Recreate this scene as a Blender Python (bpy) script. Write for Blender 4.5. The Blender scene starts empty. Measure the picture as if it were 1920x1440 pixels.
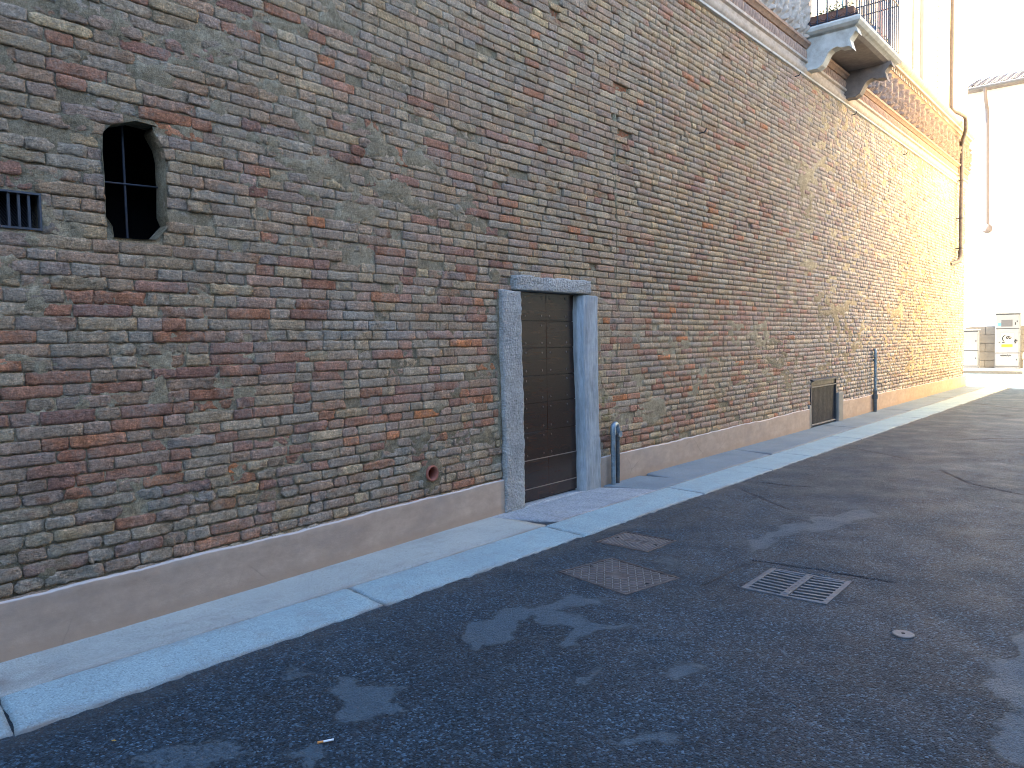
import bpy, bmesh, math, random
import numpy as np
from mathutils import Vector, Matrix, Euler
R = math.radians
random.seed(7)
rng = np.random.default_rng(11)
sc = bpy.context.scene
COL = sc.collection

# ------------------------------------------------------------------ noise
_T = np.random.default_rng(3).random((16, 256, 256))
def vn(x, y, s=0):
    x = np.asarray(x, float); y = np.asarray(y, float)
    xi = np.floor(x).astype(int); yi = np.floor(y).astype(int)
    fx = x - xi; fy = y - yi
    fx = fx*fx*(3-2*fx); fy = fy*fy*(3-2*fy)
    T = _T[s % 16]; a = xi & 255; b = yi & 255; a1 = (xi+1) & 255; b1 = (yi+1) & 255
    return (T[a, b]*(1-fx)+T[a1, b]*fx)*(1-fy)+(T[a, b1]*(1-fx)+T[a1, b1]*fx)*fy
def fbm(x, y, s=0, o=4):
    t = 0; a = .5; n = 0
    for i in range(o):
        t = t + a*vn(x*2**i+i*17.3, y*2**i+i*9.1, s+i); n += a; a *= .5
    return t/n
def sm(a, b, x):
    t = np.clip((x-a)/(b-a), 0, 1); return t*t*(3-2*t)

# ------------------------------------------------------------------ object helpers
def tag(o, label=None, cat=None, group=None, kind=None):
    if label: o['label'] = label
    if cat: o['category'] = cat
    if group: o['group'] = group
    if kind: o['kind'] = kind
    return o
def empty(name, loc=(0, 0, 0), rz=0, parent=None):
    o = bpy.data.objects.new(name, None); COL.objects.link(o)
    o.location = loc; o.rotation_euler = (0, 0, rz); o.empty_display_size = .2
    if parent: o.parent = parent
    return o
def npmesh(name, V, Q, mats, parent=None, colors=None, matidx=None, smooth=True, attr='tone'):
    V = np.asarray(V, np.float32); Q = np.asarray(Q, np.int32)
    me = bpy.data.meshes.new(name)
    k = Q.shape[1]
    me.vertices.add(len(V)); me.vertices.foreach_set('co', V.ravel())
    me.loops.add(Q.size); me.loops.foreach_set('vertex_index', Q.ravel())
    me.polygons.add(len(Q)); me.polygons.foreach_set('loop_start', np.arange(0, Q.size, k, dtype=np.int32))
    try: me.polygons.foreach_set('loop_total', np.full(len(Q), k, np.int32))
    except Exception: pass
    for m in mats: me.materials.append(m)
    if matidx is not None: me.polygons.foreach_set('material_index', np.asarray(matidx, np.int32))
    me.polygons.foreach_set('use_smooth', np.full(len(Q), smooth, bool))
    me.update(calc_edges=True); me.validate()
    if colors is not None:
        a = me.attributes.new(attr, 'FLOAT_COLOR', 'POINT')
        c = np.ones((len(V), 4), np.float32); c[:, :3] = colors
        a.data.foreach_set('color', c.ravel())
    o = bpy.data.objects.new(name, me); COL.objects.link(o)
    if parent: o.parent = parent
    return o
def gridquads(nu, nv, off=0):
    i, j = np.meshgrid(np.arange(nu-1), np.arange(nv-1), indexing='ij')
    a = i*nv+j
    return (np.stack([a, a+nv, a+nv+1, a+1], -1).reshape(-1, 4)+off)

class MB:
    """collects shapes, links them as one mesh object"""
    def __init__(s): s.bm = bmesh.new()
    def box(s, c, d, rot=None, bev=0, seg=1, mat=0):
        b = bmesh.new()
        bmesh.ops.create_cube(b, size=1)
        bmesh.ops.scale(b, vec=d, verts=b.verts)
        if bev: bmesh.ops.bevel(b, geom=list(b.edges), offset=min(bev, min(d)*.45), segments=seg, profile=.5, affect='EDGES')
        M = Matrix.Translation(c)
        if rot is not None: M = M @ (rot if isinstance(rot, Matrix) else Euler(rot).to_matrix().to_4x4())
        bmesh.ops.transform(b, matrix=M, verts=b.verts)
        s._add(b, mat); return s
    def _add(s, b, mat=0):
        me = bpy.data.meshes.new('tmp')
        for f in b.faces: f.material_index = mat
        b.to_mesh(me); b.free(); s.bm.from_mesh(me); bpy.data.meshes.remove(me)
    def bb(s, lo, hi, bev=0, mat=0, seg=1):
        return s.box([(a+b)/2 for a, b in zip(lo, hi)], [abs(b-a) for a, b in zip(lo, hi)], None, bev, seg, mat)
    def tube(s, pts, r, n=10, cap=True, mat=0):
        pts = [Vector(p) for p in pts]; b = bmesh.new(); rings = []
        rr = r if isinstance(r, (list, tuple)) else [r]*len(pts)
        up = None
        for i, p in enumerate(pts):
            d = (pts[min(i+1, len(pts)-1)]-pts[max(i-1, 0)]).normalized()
            if up is None:
                up = Vector((0, 0, 1)) if abs(d.z) < .9 else Vector((1, 0, 0))
            x = d.cross(up).normalized(); y = x.cross(d).normalized(); up = y if abs(y.dot(d)) < .9 else up
            rings.append([b.verts.new(p+rr[i]*(math.cos(2*math.pi*k/n)*x+math.sin(2*math.pi*k/n)*y)) for k in range(n)])
        for a, c in zip(rings, rings[1:]):
            for k in range(n): b.faces.new((a[k], a[(k+1) % n], c[(k+1) % n], c[k]))
        if cap:
            b.faces.new(rings[0][::-1]); b.faces.new(rings[-1])
        bmesh.ops.recalc_face_normals(b, faces=b.faces)
        s._add(b, mat); return s
    def prism(s, prof, a0, a1, axis='y', bev=0, mat=0):
        """prof: list of 2-D points; axis 'y': (x,z) extruded in y; 'x': (y,z) extruded in x"""
        b = bmesh.new()
        f = (lambda p, a: (p[0], a, p[1])) if axis == 'y' else ((lambda p, a: (a, p[0], p[1])) if axis == 'x' else (lambda p, a: (p[0], p[1], a)))
        A = [b.verts.new(f(p, a0)) for p in prof]; B = [b.verts.new(f(p, a1)) for p in prof]
        n = len(prof)
        for k in range(n): b.faces.new((A[k], A[(k+1) % n], B[(k+1) % n], B[k]))
        b.faces.new(A[::-1]); b.faces.new(B)
        bmesh.ops.recalc_face_normals(b, faces=b.faces)
        if bev: bmesh.ops.bevel(b, geom=list(b.edges), offset=bev, segments=1, affect='EDGES')
        s._add(b, mat); return s
    def build(s, name, mats, parent=None, smooth=False):
        me = bpy.data.meshes.new(name); s.bm.to_mesh(me); s.bm.free()
        for m in (mats if isinstance(mats, list) else [mats]): me.materials.append(m)
        if smooth:
            me.polygons.foreach_set('use_smooth', [True]*len(me.polygons))
            try: me.set_sharp_from_angle(angle=R(40))
            except Exception: pass
        o = bpy.data.objects.new(name, me); COL.objects.link(o)
        if parent: o.parent = parent
        return o

# ------------------------------------------------------------------ materials
def mat(name, build):
    m = bpy.data.materials.new(name); m.use_nodes = True
    nt = m.node_tree; nt.nodes.clear()
    out = nt.nodes.new('ShaderNodeOutputMaterial'); p = nt.nodes.new('ShaderNodeBsdfPrincipled')
    nt.links.new(p.outputs[0], out.inputs[0])
    build(NT(nt), p); return m
class NT:
    def __init__(s, nt):
        s.nt = nt; s.tc = None
    def link(s, a, b): s.nt.links.new(a, b)
    def co(s):
        if not s.tc: s.tc = s.nt.nodes.new('ShaderNodeTexCoord')
        return s.tc.outputs['Object']
    def scale(s, v):
        n = s.nt.nodes.new('ShaderNodeMapping'); s.link(s.co(), n.inputs[0]); n.inputs['Scale'].default_value = v
        return n.outputs[0]
    def noise(s, sc, det=4, rough=.6, vec=None, dist=0):
        n = s.nt.nodes.new('ShaderNodeTexNoise'); s.link(vec or s.co(), n.inputs['Vector'])
        n.inputs['Scale'].default_value = sc; n.inputs['Detail'].default_value = det
        n.inputs['Roughness'].default_value = rough; n.inputs['Distortion'].default_value = dist
        return n.outputs[0]
    def vor(s, sc, feat='F1', vec=None, out=0):
        n = s.nt.nodes.new('ShaderNodeTexVoronoi'); n.feature = feat; s.link(vec or s.co(), n.inputs['Vector'])
        n.inputs['Scale'].default_value = sc
        return n.outputs[out]
    def ramp(s, fac, stops, interp='LINEAR'):
        n = s.nt.nodes.new('ShaderNodeValToRGB'); s.link(fac, n.inputs[0]); n.color_ramp.interpolation = interp
        e = n.color_ramp.elements
        while len(e) < len(stops): e.new(.5)
        for i, (p, c) in enumerate(stops):
            e[i].position = p
            e[i].color = (c, c, c, 1) if not hasattr(c, '__len__') else (*c, 1)
        return n.outputs[0]
    def mix(s, f, a, b, mode='MIX'):
        n = s.nt.nodes.new('ShaderNodeMix'); n.data_type = 'RGBA'; n.blend_type = mode
        for v, k in ((f, 0), (a, 6), (b, 7)):
            if hasattr(v, 'links') or isinstance(v, bpy.types.NodeSocket): s.link(v, n.inputs[k])
            elif k == 0: n.inputs[0].default_value = v
            else: n.inputs[k].default_value = (*v, 1) if hasattr(v, '__len__') else (v, v, v, 1)
        return n.outputs[2]
    def math(s, op, a, b=0., c=None):
        n = s.nt.nodes.new('ShaderNodeMath'); n.operation = op
        for v, k in ((a, 0), (b, 1), (c, 2)):
            if v is None: continue
            if isinstance(v, bpy.types.NodeSocket): s.link(v, n.inputs[k])
            else: n.inputs[k].default_value = v
        return n.outputs[0]
    def attr(s, name='tone', ch=None):
        n = s.nt.nodes.new('ShaderNodeAttribute'); n.attribute_name = name
        if ch is None: return n.outputs['Color']
        q = s.nt.nodes.new('ShaderNodeSeparateColor'); s.link(n.outputs['Color'], q.inputs[0]); return q.outputs[ch]
    def bump(s, h, p, strength=.5, dist=.01, prev=None):
        n = s.nt.nodes.new('ShaderNodeBump'); s.link(h, n.inputs['Height'])
        n.inputs['Strength'].default_value = strength; n.inputs['Distance'].default_value = dist
        if prev is not None: s.link(prev, n.inputs['Normal'])
        s.link(n.outputs[0], p.inputs['Normal']); return n.outputs[0]

def simple(name, col, rough=.6, metal=0, var=.25, nsc=8, bump=.3, bsc=60, bd=.002, dirt=None):
    def f(t, p):
        n = t.noise(nsc, 6, .65)
        v = t.ramp(n, [(.3, 1-var), (.7, 1+var)])
        c = t.mix(1, col, v, 'MULTIPLY')
        if dirt:
            d = t.ramp(t.noise(nsc*.6, 8, .7), [(.5, 0), (.72, 1)])
            c = t.mix(d, c, dirt)
        t.link(c, p.inputs['Base Color'])
        r = t.ramp(t.noise(nsc*3, 4), [(.3, max(rough-.12, .03)), (.7, min(rough+.12, 1))])
        t.link(r, p.inputs['Roughness']); p.inputs['Metallic'].default_value = metal
        if bump: t.bump(t.noise(bsc, 5, .65), p, bump, bd)
    return mat(name, f)

def m_brick(t, p):
    base = t.attr()
    n1 = t.noise(26, 8, .7); n2 = t.noise(120, 5, .7); n3 = t.noise(5.5, 9, .72)
    c = t.mix(1, base, t.ramp(n1, [(.28, .66), (.5, 1.0), (.75, 1.36)]), 'MULTIPLY')
    c = t.mix(.85, c, t.ramp(n2, [(.3, .6), (.7, 1.35)]), 'MULTIPLY')
    n4 = t.noise(58, 6, .75)
    c = t.mix(1, c, t.ramp(n4, [(.30, .5), (.44, .88), (.56, 1.12), (.72, 1.75)]), 'MULTIPLY')
    c = t.mix(1, c, t.ramp(t.noise(3.2, 6, .7, vec=t.scale((1, 2.4, .35))), [(.3, .84), (.7, 1.18)]), 'MULTIPLY')
    # lime film smeared over the faces
    film = t.ramp(n3, [(.46, 0), (.66, .78)])
    film2 = t.math('MULTIPLY', film, t.ramp(t.noise(45, 6, .75), [(.38, .15), (.62, 1)]))
    c = t.mix(film2, c, (.34, .30, .235))
    # dark soot spots
    darkened = t.ramp(t.noise(14, 8, .75, dist=.4), [(.58, 0), (.74, .55)])
    c = t.mix(darkened, c, (.075, .065, .055))
    pits = t.ramp(t.vor(75), [(.0, 0), (.16, 1)])
    pm = t.ramp(t.noise(22, 2), [(.5, 1), (.6, 0)])
    pits = t.math('MAXIMUM', pits, pm)
    c = t.mix(1, c, t.ramp(pits, [(0, .45), (1, 1)]), 'MULTIPLY')
    t.link(c, p.inputs['Base Color']); p.inputs['Roughness'].default_value = .93
    p.inputs['Specular IOR Level'].default_value = .2
    h = t.math('ADD', t.math('MULTIPLY', t.noise(60, 9, .72, vec=t.scale((1, .6, 1.4))), 1.), t.math('MULTIPLY', pits, .25))
    h = t.math('ADD', h, t.math('MULTIPLY', n1, .9))
    t.bump(h, p, 1., .022)
def m_mortar(t, p):
    n1 = t.noise(9, 8, .7); n2 = t.noise(140, 6, .75)
    c = t.ramp(n1, [(.3, (.17, .14, .10)), (.5, (.26, .225, .165)), (.7, (.37, .335, .265))])
    c = t.mix(1, c, t.ramp(n2, [(.3, .6), (.7, 1.35)]), 'MULTIPLY')
    c = t.mix(1, c, t.ramp(t.noise(48, 6, .75), [(.3, .6), (.7, 1.35)]), 'MULTIPLY')
    g = t.ramp(t.vor(260), [(.0, .55), (.25, 1.0)])
    c = t.mix(1, c, g, 'MULTIPLY')
    c = t.mix(1, c, t.attr(), 'MULTIPLY')
    c = t.mix(1, c, (1.12, 1.02, .86), 'MULTIPLY')
    t.link(c, p.inputs['Base Color']); p.inputs['Roughness'].default_value = .95
    p.inputs['Specular IOR Level'].default_value = .2
    t.bump(t.math('ADD', n2, t.noise(40, 6, .7)), p, 1., .014)
def m_plinth(t, p):
    n = t.noise(2.2, 6, .6, dist=.3); n2 = t.noise(7, 8, .7, vec=t.scale((1, 1, 2)))
    c = t.ramp(n, [(.3, (.375, .262, .185)), (.7, (.46, .335, .24))])
    c = t.mix(1, c, t.ramp(n2, [(.3, .84), (.7, 1.12)]), 'MULTIPLY')
    st = t.ramp(t.noise(3.1, 8, .75, vec=t.scale((1, .5, 1.3))), [(.50, 0), (.70, .5)])
    ck = t.nt.nodes.new('ShaderNodeTexVoronoi'); ck.feature = 'DISTANCE_TO_EDGE'; ck.inputs['Scale'].default_value = 1.3; t.link(t.mix(.06, t.co(), t.noise(9, 4)), ck.inputs['Vector'])
    ckm = t.math('MULTIPLY', t.ramp(ck.outputs[0], [(0, .5), (.006, 0)]), t.ramp(t.noise(1.1, 3), [(.5, 0), (.6, 1)]))
    c = t.mix(ckm, c, (.12, .09, .07))
    c = t.mix(st, c, (.30, .24, .20))
    # splash-back dirt with a ragged top along the foot
    z = t.nt.nodes.new('ShaderNodeSeparateXYZ'); t.link(t.co(), z.inputs[0])
    zz = t.math('ADD', z.outputs[2], t.math('MULTIPLY', t.noise(9, 6, .7), -.12))
    c = t.mix(t.ramp(zz, [(0, .55), (.04, 0)]), c, (.37, .25, .17))
    c = t.mix(t.attr(ch=0), c, (.56, .48, .42))
    t.link(c, p.inputs['Base Color']); p.inputs['Roughness'].default_value = .85
    p.inputs['Specular IOR Level'].default_value = .25
    h = t.math('ADD', t.noise(45, 6, .6, vec=t.scale((1, .6, 1))), t.math('MULTIPLY', t.noise(260, 4), .5))
    t.bump(h, p, .35, .004)
def m_asphalt(t, p):
    st = t.vor(115, out=1); sd = t.vor(115)
    fine = t.noise(420, 3, .7)
    base = t.ramp(t.noise(1.3, 6, .6), [(.3, (.0190, .0370, .0520)), (.7, (.0340, .0600, .0820))])
    # individual stones: a few pale, most dark
    sep = t.nt.nodes.new('ShaderNodeSeparateColor'); t.link(st, sep.inputs[0])
    stone = t.ramp(sep.outputs[0], [(0, .35), (.5, .9), (.8, 1.6), (.93, 2.7), (1, 4.6)])
    c = t.mix(1, base, stone, 'MULTIPLY')
    c = t.mix(.7, c, t.ramp(fine, [(.3, .6), (.7, 1.45)]), 'MULTIPLY')
    # scattered small pale chips
    ch = t.vor(22, out=1); cd = t.vor(22); cs = t.nt.nodes.new('ShaderNodeSeparateColor'); t.link(ch, cs.inputs[0])
    chip = t.math('MULTIPLY', t.ramp(cs.outputs[1], [(.90, 0), (.92, 1)]), t.ramp(t.math('ADD', cd, t.math('MULTIPLY', t.noise(90, 3), .22)), [(.20, 1), (.24, 0)]))
    chip = t.math('MULTIPLY', chip, .6)
    c = t.mix(chip, c, (.28, .30, .31))
    # dusty patches (attribute r), gutter dirt (g), cracks and fresh tar (b)
    dn = t.noise(42, 9, .78)
    pm = t.ramp(t.math('ADD', t.attr(ch=0), t.math('MULTIPLY', t.math('SUBTRACT', t.ramp(dn, [(.36, 0), (.64, 1)]), .5), .75)), [(.28, 0), (.60, .85)])
    c = t.mix(pm, c, t.mix(1, (.062, .092, .112), t.mix(1, t.ramp(fine, [(.3, .7), (.7, 1.3)]), t.ramp(sep.outputs[1], [(0, .75), (1, 1.25)]), 'MULTIPLY'), 'MULTIPLY'))
    c = t.mix(t.math('MULTIPLY', t.attr(ch=1), t.ramp(dn, [(.3, .35), (.7, 1)])), c, (.066, .070, .070))
    c = t.mix(t.attr(ch=2), c, (.012, .012, .014))
    t.link(c, p.inputs['Base Color'])
    t.link(t.ramp(t.noise(2.5, 5), [(.35, .42), (.65, .62)]), p.inputs['Roughness'])
    p.inputs['Specular IOR Level'].default_value = .25
    dome = t.math('SUBTRACT', 1., t.math('MULTIPLY', sd, 1.3))
    h = t.math('ADD', t.math('MULTIPLY', dome, t.ramp(sep.outputs[2], [(0, .4), (1, 1)])), t.math('MULTIPLY', fine, .5))
    h = t.math('ADD', h, t.math('MULTIPLY', t.noise(55, 4), .8))
    keep = t.math('SUBTRACT', 1., t.math('MULTIPLY', pm, .7))
    t.bump(t.math('MULTIPLY', h, keep), p, 1., .013)
def granite(cola, colb, scale=170, big=2.0, bumpd=.0025):
    def f(t, p):
        c = t.ramp(t.noise(big, 6, .6), [(.3, cola), (.7, colb)])
        v = t.vor(scale, out=1); s = t.nt.nodes.new('ShaderNodeSeparateColor'); t.link(v, s.inputs[0])
        c = t.mix(1, c, t.ramp(s.outputs[0], [(0, .62), (.18, .9), (.7, 1.05), (1, 1.3)]), 'MULTIPLY')
        d = t.ramp(t.noise(6, 9, .75), [(.52, 0), (.72, .55)])
        c = t.mix(d, c, (.22, .21, .19))
        sp = t.ramp(t.noise(38, 3, .5), [(.70, 0), (.73, .6)])
        c = t.mix(sp, c, (.09, .09, .09))
        c = t.mix(t.attr(ch=0), c, (.17, .13, .10))
        t.link(c, p.inputs['Base Color']); p.inputs['Roughness'].default_value = .72
        t.bump(t.math('ADD', t.noise(scale, 4, .7), t.noise(30, 4)), p, .5, bumpd)
    return f

M = {}
M['brick'] = mat('weathered_brick', m_brick)
M['mortar'] = mat('lime_mortar', m_mortar)
M['plinth'] = mat('salmon_render', m_plinth)
M['asphalt'] = mat('asphalt', m_asphalt)
M['kerb'] = mat('pale_granite', granite((.225, .305, .315), (.29, .38, .38)))
M['pave'] = mat('pale_concrete', granite((.285, .305, .275), (.37, .385, .34), 240, 1.4, .0015))
M['slab'] = mat('grey_stone_slab', granite((.12, .155, .175), (.18, .225, .24), 200, 1.8))
M['rough'] = mat('pitted_threshold', granite((.22, .24, .25), (.32, .34, .34), 90, 5, .006))
def m_jamb(t, p):
    c = t.ramp(t.noise(3, 6, .6), [(.3, (.28, .27, .245)), (.7, (.42, .405, .365))])
    b = t.noise(38, 6, .75); v = t.vor(55)
    c = t.mix(1, c, t.ramp(b, [(.3, .62), (.65, 1.2)]), 'MULTIPLY')
    c = t.mix(1, c, t.ramp(t.vor(190), [(0, .7), (.3, 1.05)]), 'MULTIPLY')
    t.link(c, p.inputs['Base Color']); p.inputs['Roughness'].default_value = .85
    h = t.math('ADD', t.math('MULTIPLY', b, 1.2), t.math('MULTIPLY', v, .8))
    t.bump(h, p, 1., .016)
M['jamb'] = mat('hammered_granite', m_jamb)
def m_jamb2(t, p):
    c = t.ramp(t.noise(4, 6, .6, vec=t.scale((2, 2, .5))), [(.3, (.24, .26, .262)), (.7, (.37, .39, .39))])
    b = t.noise(30, 7, .7, vec=t.scale((1.5, 1.5, .22)))
    c = t.mix(1, c, t.ramp(b, [(.3, .7), (.65, 1.12)]), 'MULTIPLY')
    st = t.ramp(t.noise(8, 8, .75, vec=t.scale((2, 2, .6))), [(.58, 0), (.72, .5)])
    c = t.mix(st, c, (.15, .15, .15))
    t.link(c, p.inputs['Base Color']); p.inputs['Roughness'].default_value = .8
    t.bump(t.math('ADD', b, t.noise(150, 3)), p, .6, .006)
M['jamb2'] = mat('worn_stone', m_jamb2)
def m_wood(t, p):
    n = t.noise(9, 7, .7, vec=t.scale((1, .35, 3)), dist=.5); g = t.noise(70, 5, .7, vec=t.scale((1, .08, 2.5)))
    c = t.ramp(n, [(.3, (.021, .0085, .0045)), (.7, (.048, .022, .012))])
    c = t.mix(1, c, t.ramp(g, [(.3, .7), (.7, 1.25)]), 'MULTIPLY')
    d = t.ramp(t.noise(5, 8, .75), [(.55, 0), (.75, .3)])
    c = t.mix(d, c, (.034, .021, .014))
    t.link(c, p.inputs['Base Color']); p.inputs['Roughness'].default_value = .2
    t.bump(g, p, .12, .0006)
M['wood'] = mat('dark_oiled_wood', m_wood)
M['stud'] = simple('iron_stud', (.08, .06, .05), .5, .3)
M['iron'] = simple('dark_iron', (.035, .037, .045), .55, .3, dirt=(.08, .05, .035))
M['hatch'] = simple('charcoal_metal', (.035, .036, .042), .5, .3, dirt=(.07, .06, .055))
M['hatchlip'] = simple('worn_metal_edge', (.11, .112, .118), .5, .2)
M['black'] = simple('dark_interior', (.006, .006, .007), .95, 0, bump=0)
M['pipe'] = simple('galvanised_pipe', (.20, .25, .28), .42, .55, .3, 20, .25, 90, .001, dirt=(.10, .10, .09))
M['pipedark'] = simple('rusty_pipe', (.085, .10, .105), .6, .4, .4, 25, .5, 70, .002, dirt=(.16, .13, .10))
M['downpipe'] = simple('copper_brown_pipe', (.10, .082, .078), .5, .3, .2, 10, .1)
M['clay'] = simple('terracotta_pipe', (.32, .10, .06), .8, 0, .2, 30, .3)
M['cast'] = simple('cast_iron', (.10, .078, .068), .65, .3, .35, 14, .4, 160, .001, dirt=(.17, .15, .14))
M['tread'] = simple('worn_tread_iron', (.19, .17, .16), .45, .2, .3, 20, .3, 160, .001)
M['grate'] = simple('worn_grate_iron', (.11, .115, .122), .55, .2, .3, 12, .3, 160, .001, dirt=(.12, .09, .07))
M['disc'] = simple('pale_steel', (.13, .125, .12), .5, .2, .15, 30, .2)
M['stone'] = simple('grey_istrian_stone', (.46, .46, .43), .8, 0, .18, 5, .5, 50, .004, dirt=(.28, .26, .23))
M['darkened'] = simple('shade_toned_stone', (.20, .170, .155), .85, 0, .25, 6, .5, 50, .004)  # stone darkened for soffit and far corbel: their shade is painted in
M['fri'] = simple('dark_carved_frieze', (.24, .175, .14), .85, 0, .35, 14, .6, 60, .006, dirt=(.10, .08, .08))
M['terra'] = simple('carved_terracotta', (.36, .23, .165), .85, 0, .3, 14, .5, 60, .004, dirt=(.30, .20, .15))
M['terrap'] = simple('pale_terracotta', (.42, .34, .275), .85, 0, .25, 10, .5, 60, .004, dirt=(.34, .28, .23))
M['cream'] = simple('cream_render', (.78, .70, .60), .9, 0, .06, 3, .25, 60, .002)
M['creamwarm'] = simple('warm_ochre_render', (.86, .71, .46), .9, 0, .06, 3, .25, 60, .002)
M['pink'] = simple('pink_render', (.50, .34, .30), .9, 0, .1, 4, .25, 60, .002)
M['white'] = simple('white_render', (.62, .61, .59), .9, 0, .04, 2, .2, 50, .002)
M['dull'] = simple('brown_render', (.20, .17, .15), .9, 0, .15, 2, .3, 50, .002)
M['tile'] = simple('clay_roof_tile', (.15, .13, .125), .85, 0, .4, 9, .4, 60, .003, dirt=(.07, .07, .07))
M['ash'] = simple('grey_ashlar', (.22, .195, .16), .9, 0, .12, 4, .4, 60, .003)
M['cab'] = simple('light_grey_cabinet', (.22, .225, .23), .5, 0, .05, 3, .05)
M['cabdark'] = simple('grey_cabinet_panel', (.09, .09, .095), .5, 0, .05, 3, .05)
M['paper'] = simple('poster_paper', (.45, .44, .40), .8, 0, .03, 3, .05)
M['yellow'] = simple('yellow_print', (.42, .40, .02), .8, 0, .03, 3, 0)
M['ink'] = simple('black_ink', (.008, .008, .008), .7, 0, .03, 3, 0)
M['blue'] = simple('blue_sticker', (.08, .35, .62), .5, 0, .03, 3, 0)
M['rail'] = simple('dark_blue_grey_iron', (.035, .045, .065), .45, .5, .2, 20, .1)
M['pot'] = simple('terracotta_planter', (.20, .105, .08), .8, 0, .15, 14, .3)
M['bluepot'] = simple('blue_glazed_pot', (.06, .14, .28), .3, 0, .15, 14, .1)
M['leaf'] = simple('grey_green_leaf', (.07, .12, .055), .6, 0, .35, 30, .1)
M['glass'] = simple('window_glass', (.10, .28, .34), .08, 0, .05, 2, 0)
M['frame'] = simple('cream_window_frame', (.55, .44, .36), .6, 0, .05, 4, .05)
M['ground'] = simple('earth', (.20, .19, .17), .95, 0, .2, 1, .3, 20, .01)
M['pale_pave'] = simple('pale_paving', (.27, .265, .25), .85, 0, .12, 3, .3, 60, .003)
M['cigw'] = simple('cigarette_paper', (.78, .78, .76), .7, 0, .04, 60, 0)
M['cigo'] = simple('cigarette_filter', (.62, .25, .06), .7, 0, .1, 200, 0)
M['drain'] = simple('pink_downpipe', (.14, .115, .11), .5, .1, .1, 5, 0)
M['yleaf'] = simple('dry_leaf', (.42, .24, .05), .7, 0, .2, 40, .2)

# ------------------------------------------------------------------ main dimensions
Y0, Y1 = -3.4, 25.0            # the long brick wall runs along y, its face at about x = 0
ZTOP = 5.55
def WX(y):
    return np.interp(np.asarray(y, float), [-4, 1.13, 1.62, 2.23, 2.99, 4.02, 5.0], [.19, .162, .152, .132, .10, .042, 0.])
WIN = [(1.764, 2.673), (1.723, 2.626), (1.716, 2.529), (1.721, 2.406), (1.72, 2.269), (1.719, 2.191), (1.749, 2.147), (1.755, 2.089), (1.854, 2.09), (1.983, 2.098), (2.064, 2.188), (2.048, 2.236), (2.051, 2.369), (2.049, 2.544), (2.04, 2.609), (1.991, 2.683), (2.01, 2.716), (1.895, 2.721)]
VENT = [(.97, 2.09), (1.412, 2.09), (1.412, 2.268), (.97, 2.268)]
DOOR = [(4.99, -.1), (6.445, -.1), (6.445, 1.945), (6.30, 1.95), (6.30, 2.085), (5.15, 2.08), (5.15, 1.95), (4.99, 1.945)]
HATCH = [(12.62, -.1), (13.85, -.1), (13.85, .81), (12.62, .81)]
CLAY = [(4.10+.060*math.cos(a), .495+.060*math.sin(a)) for a in np.linspace(0, 2*math.pi, 14, endpoint=False)]
HOLES = [np.array(h) for h in (WIN, VENT, DOOR, HATCH, CLAY)]
def inside(P, poly):
    x, y = P[:, 0], P[:, 1]; r = np.zeros(len(P), bool); n = len(poly)
    for i in range(n):
        a = poly[i]; b = poly[(i+1) % n]
        if a[1] == b[1]: continue
        c = ((a[1] > y) != (b[1] > y)) & (x < (b[0]-a[0])*(y-a[1])/(b[1]-a[1])+a[0]); r ^= c
    return r
def project_out(P, poly):
    best = np.full(len(P), 1e9); out = P.copy(); n = len(poly)
    for i in range(n):
        a = poly[i]; b = poly[(i+1) % n]; d = b-a; L = d@d
        t = np.clip(((P-a)@d)/L, 0, 1); q = a+t[:, None]*d; dd = ((P-q)**2).sum(1)
        m = dd < best; best[m] = dd[m]; out[m] = q[m]
    return out
def row_wave(y, z):
    return .010*(vn(y*.35, z*1.3, 5)-.5)+.006*(vn(y*1.3, z*3., 6)-.5)

PAL = dict(buff=(.235, .205, .158), grey=(.21, .188, .158), brown=(.205, .165, .135), mauve=(.20, .15, .13),
           red=(.215, .108, .082), deep=(.17, .076, .060), orange=(.30, .13, .068), pale=(.28, .25, .19), blue=(.20, .19, .165), rose=(.23, .16, .138))
def brick_color(y, z):
    u = random.random()
    redz = .17
    if y < 5.3 and z < 2.05: redz = .55
    if y < 5.3 and z < .68: redz = .34
    if y >= 5.3 and z < 1.9: redz = .42
    if z > 3.6: redz = .09
    if y > 11.5 and z > 1.3: redz = .16
    if y > 8.5 and z < .9: redz = .18
    redz *= .55+.9*float(vn(y*.9, z*2.2, 8))
    if u < redz:
        k = random.choices(['red', 'mauve', 'deep', 'orange', 'rose'], [.38, .34, .08, .06, .14])[0]
    elif y > 9.5:
        k = random.choices(['buff', 'brown', 'pale', 'rose', 'grey', 'mauve'], [.34, .2, .1, .16, .16, .08])[0]
    else:
        k = random.choices(['buff', 'grey', 'brown', 'mauve', 'pale', 'blue'], [.26, .28, .23, .12, .05 if z > 1.2 else .11, .06])[0]
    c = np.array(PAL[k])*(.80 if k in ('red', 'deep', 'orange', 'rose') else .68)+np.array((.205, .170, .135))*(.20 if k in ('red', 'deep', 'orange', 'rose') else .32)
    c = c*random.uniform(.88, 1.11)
    c = c*np.array((1.34, 1.07, .78))*(1.50+.40*float(sm(8, 17, y)))  # far bricks brightened along y: the corner glow is painted into their colour
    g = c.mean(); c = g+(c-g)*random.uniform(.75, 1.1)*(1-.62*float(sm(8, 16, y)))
    return c, k

# building block behind the wall and everything carried by it
bld = empty('brick_building', (0, 0, 0))
tag(bld, 'long weathered brick palace wall with terracotta cornice running down the lane', 'building')

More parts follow.
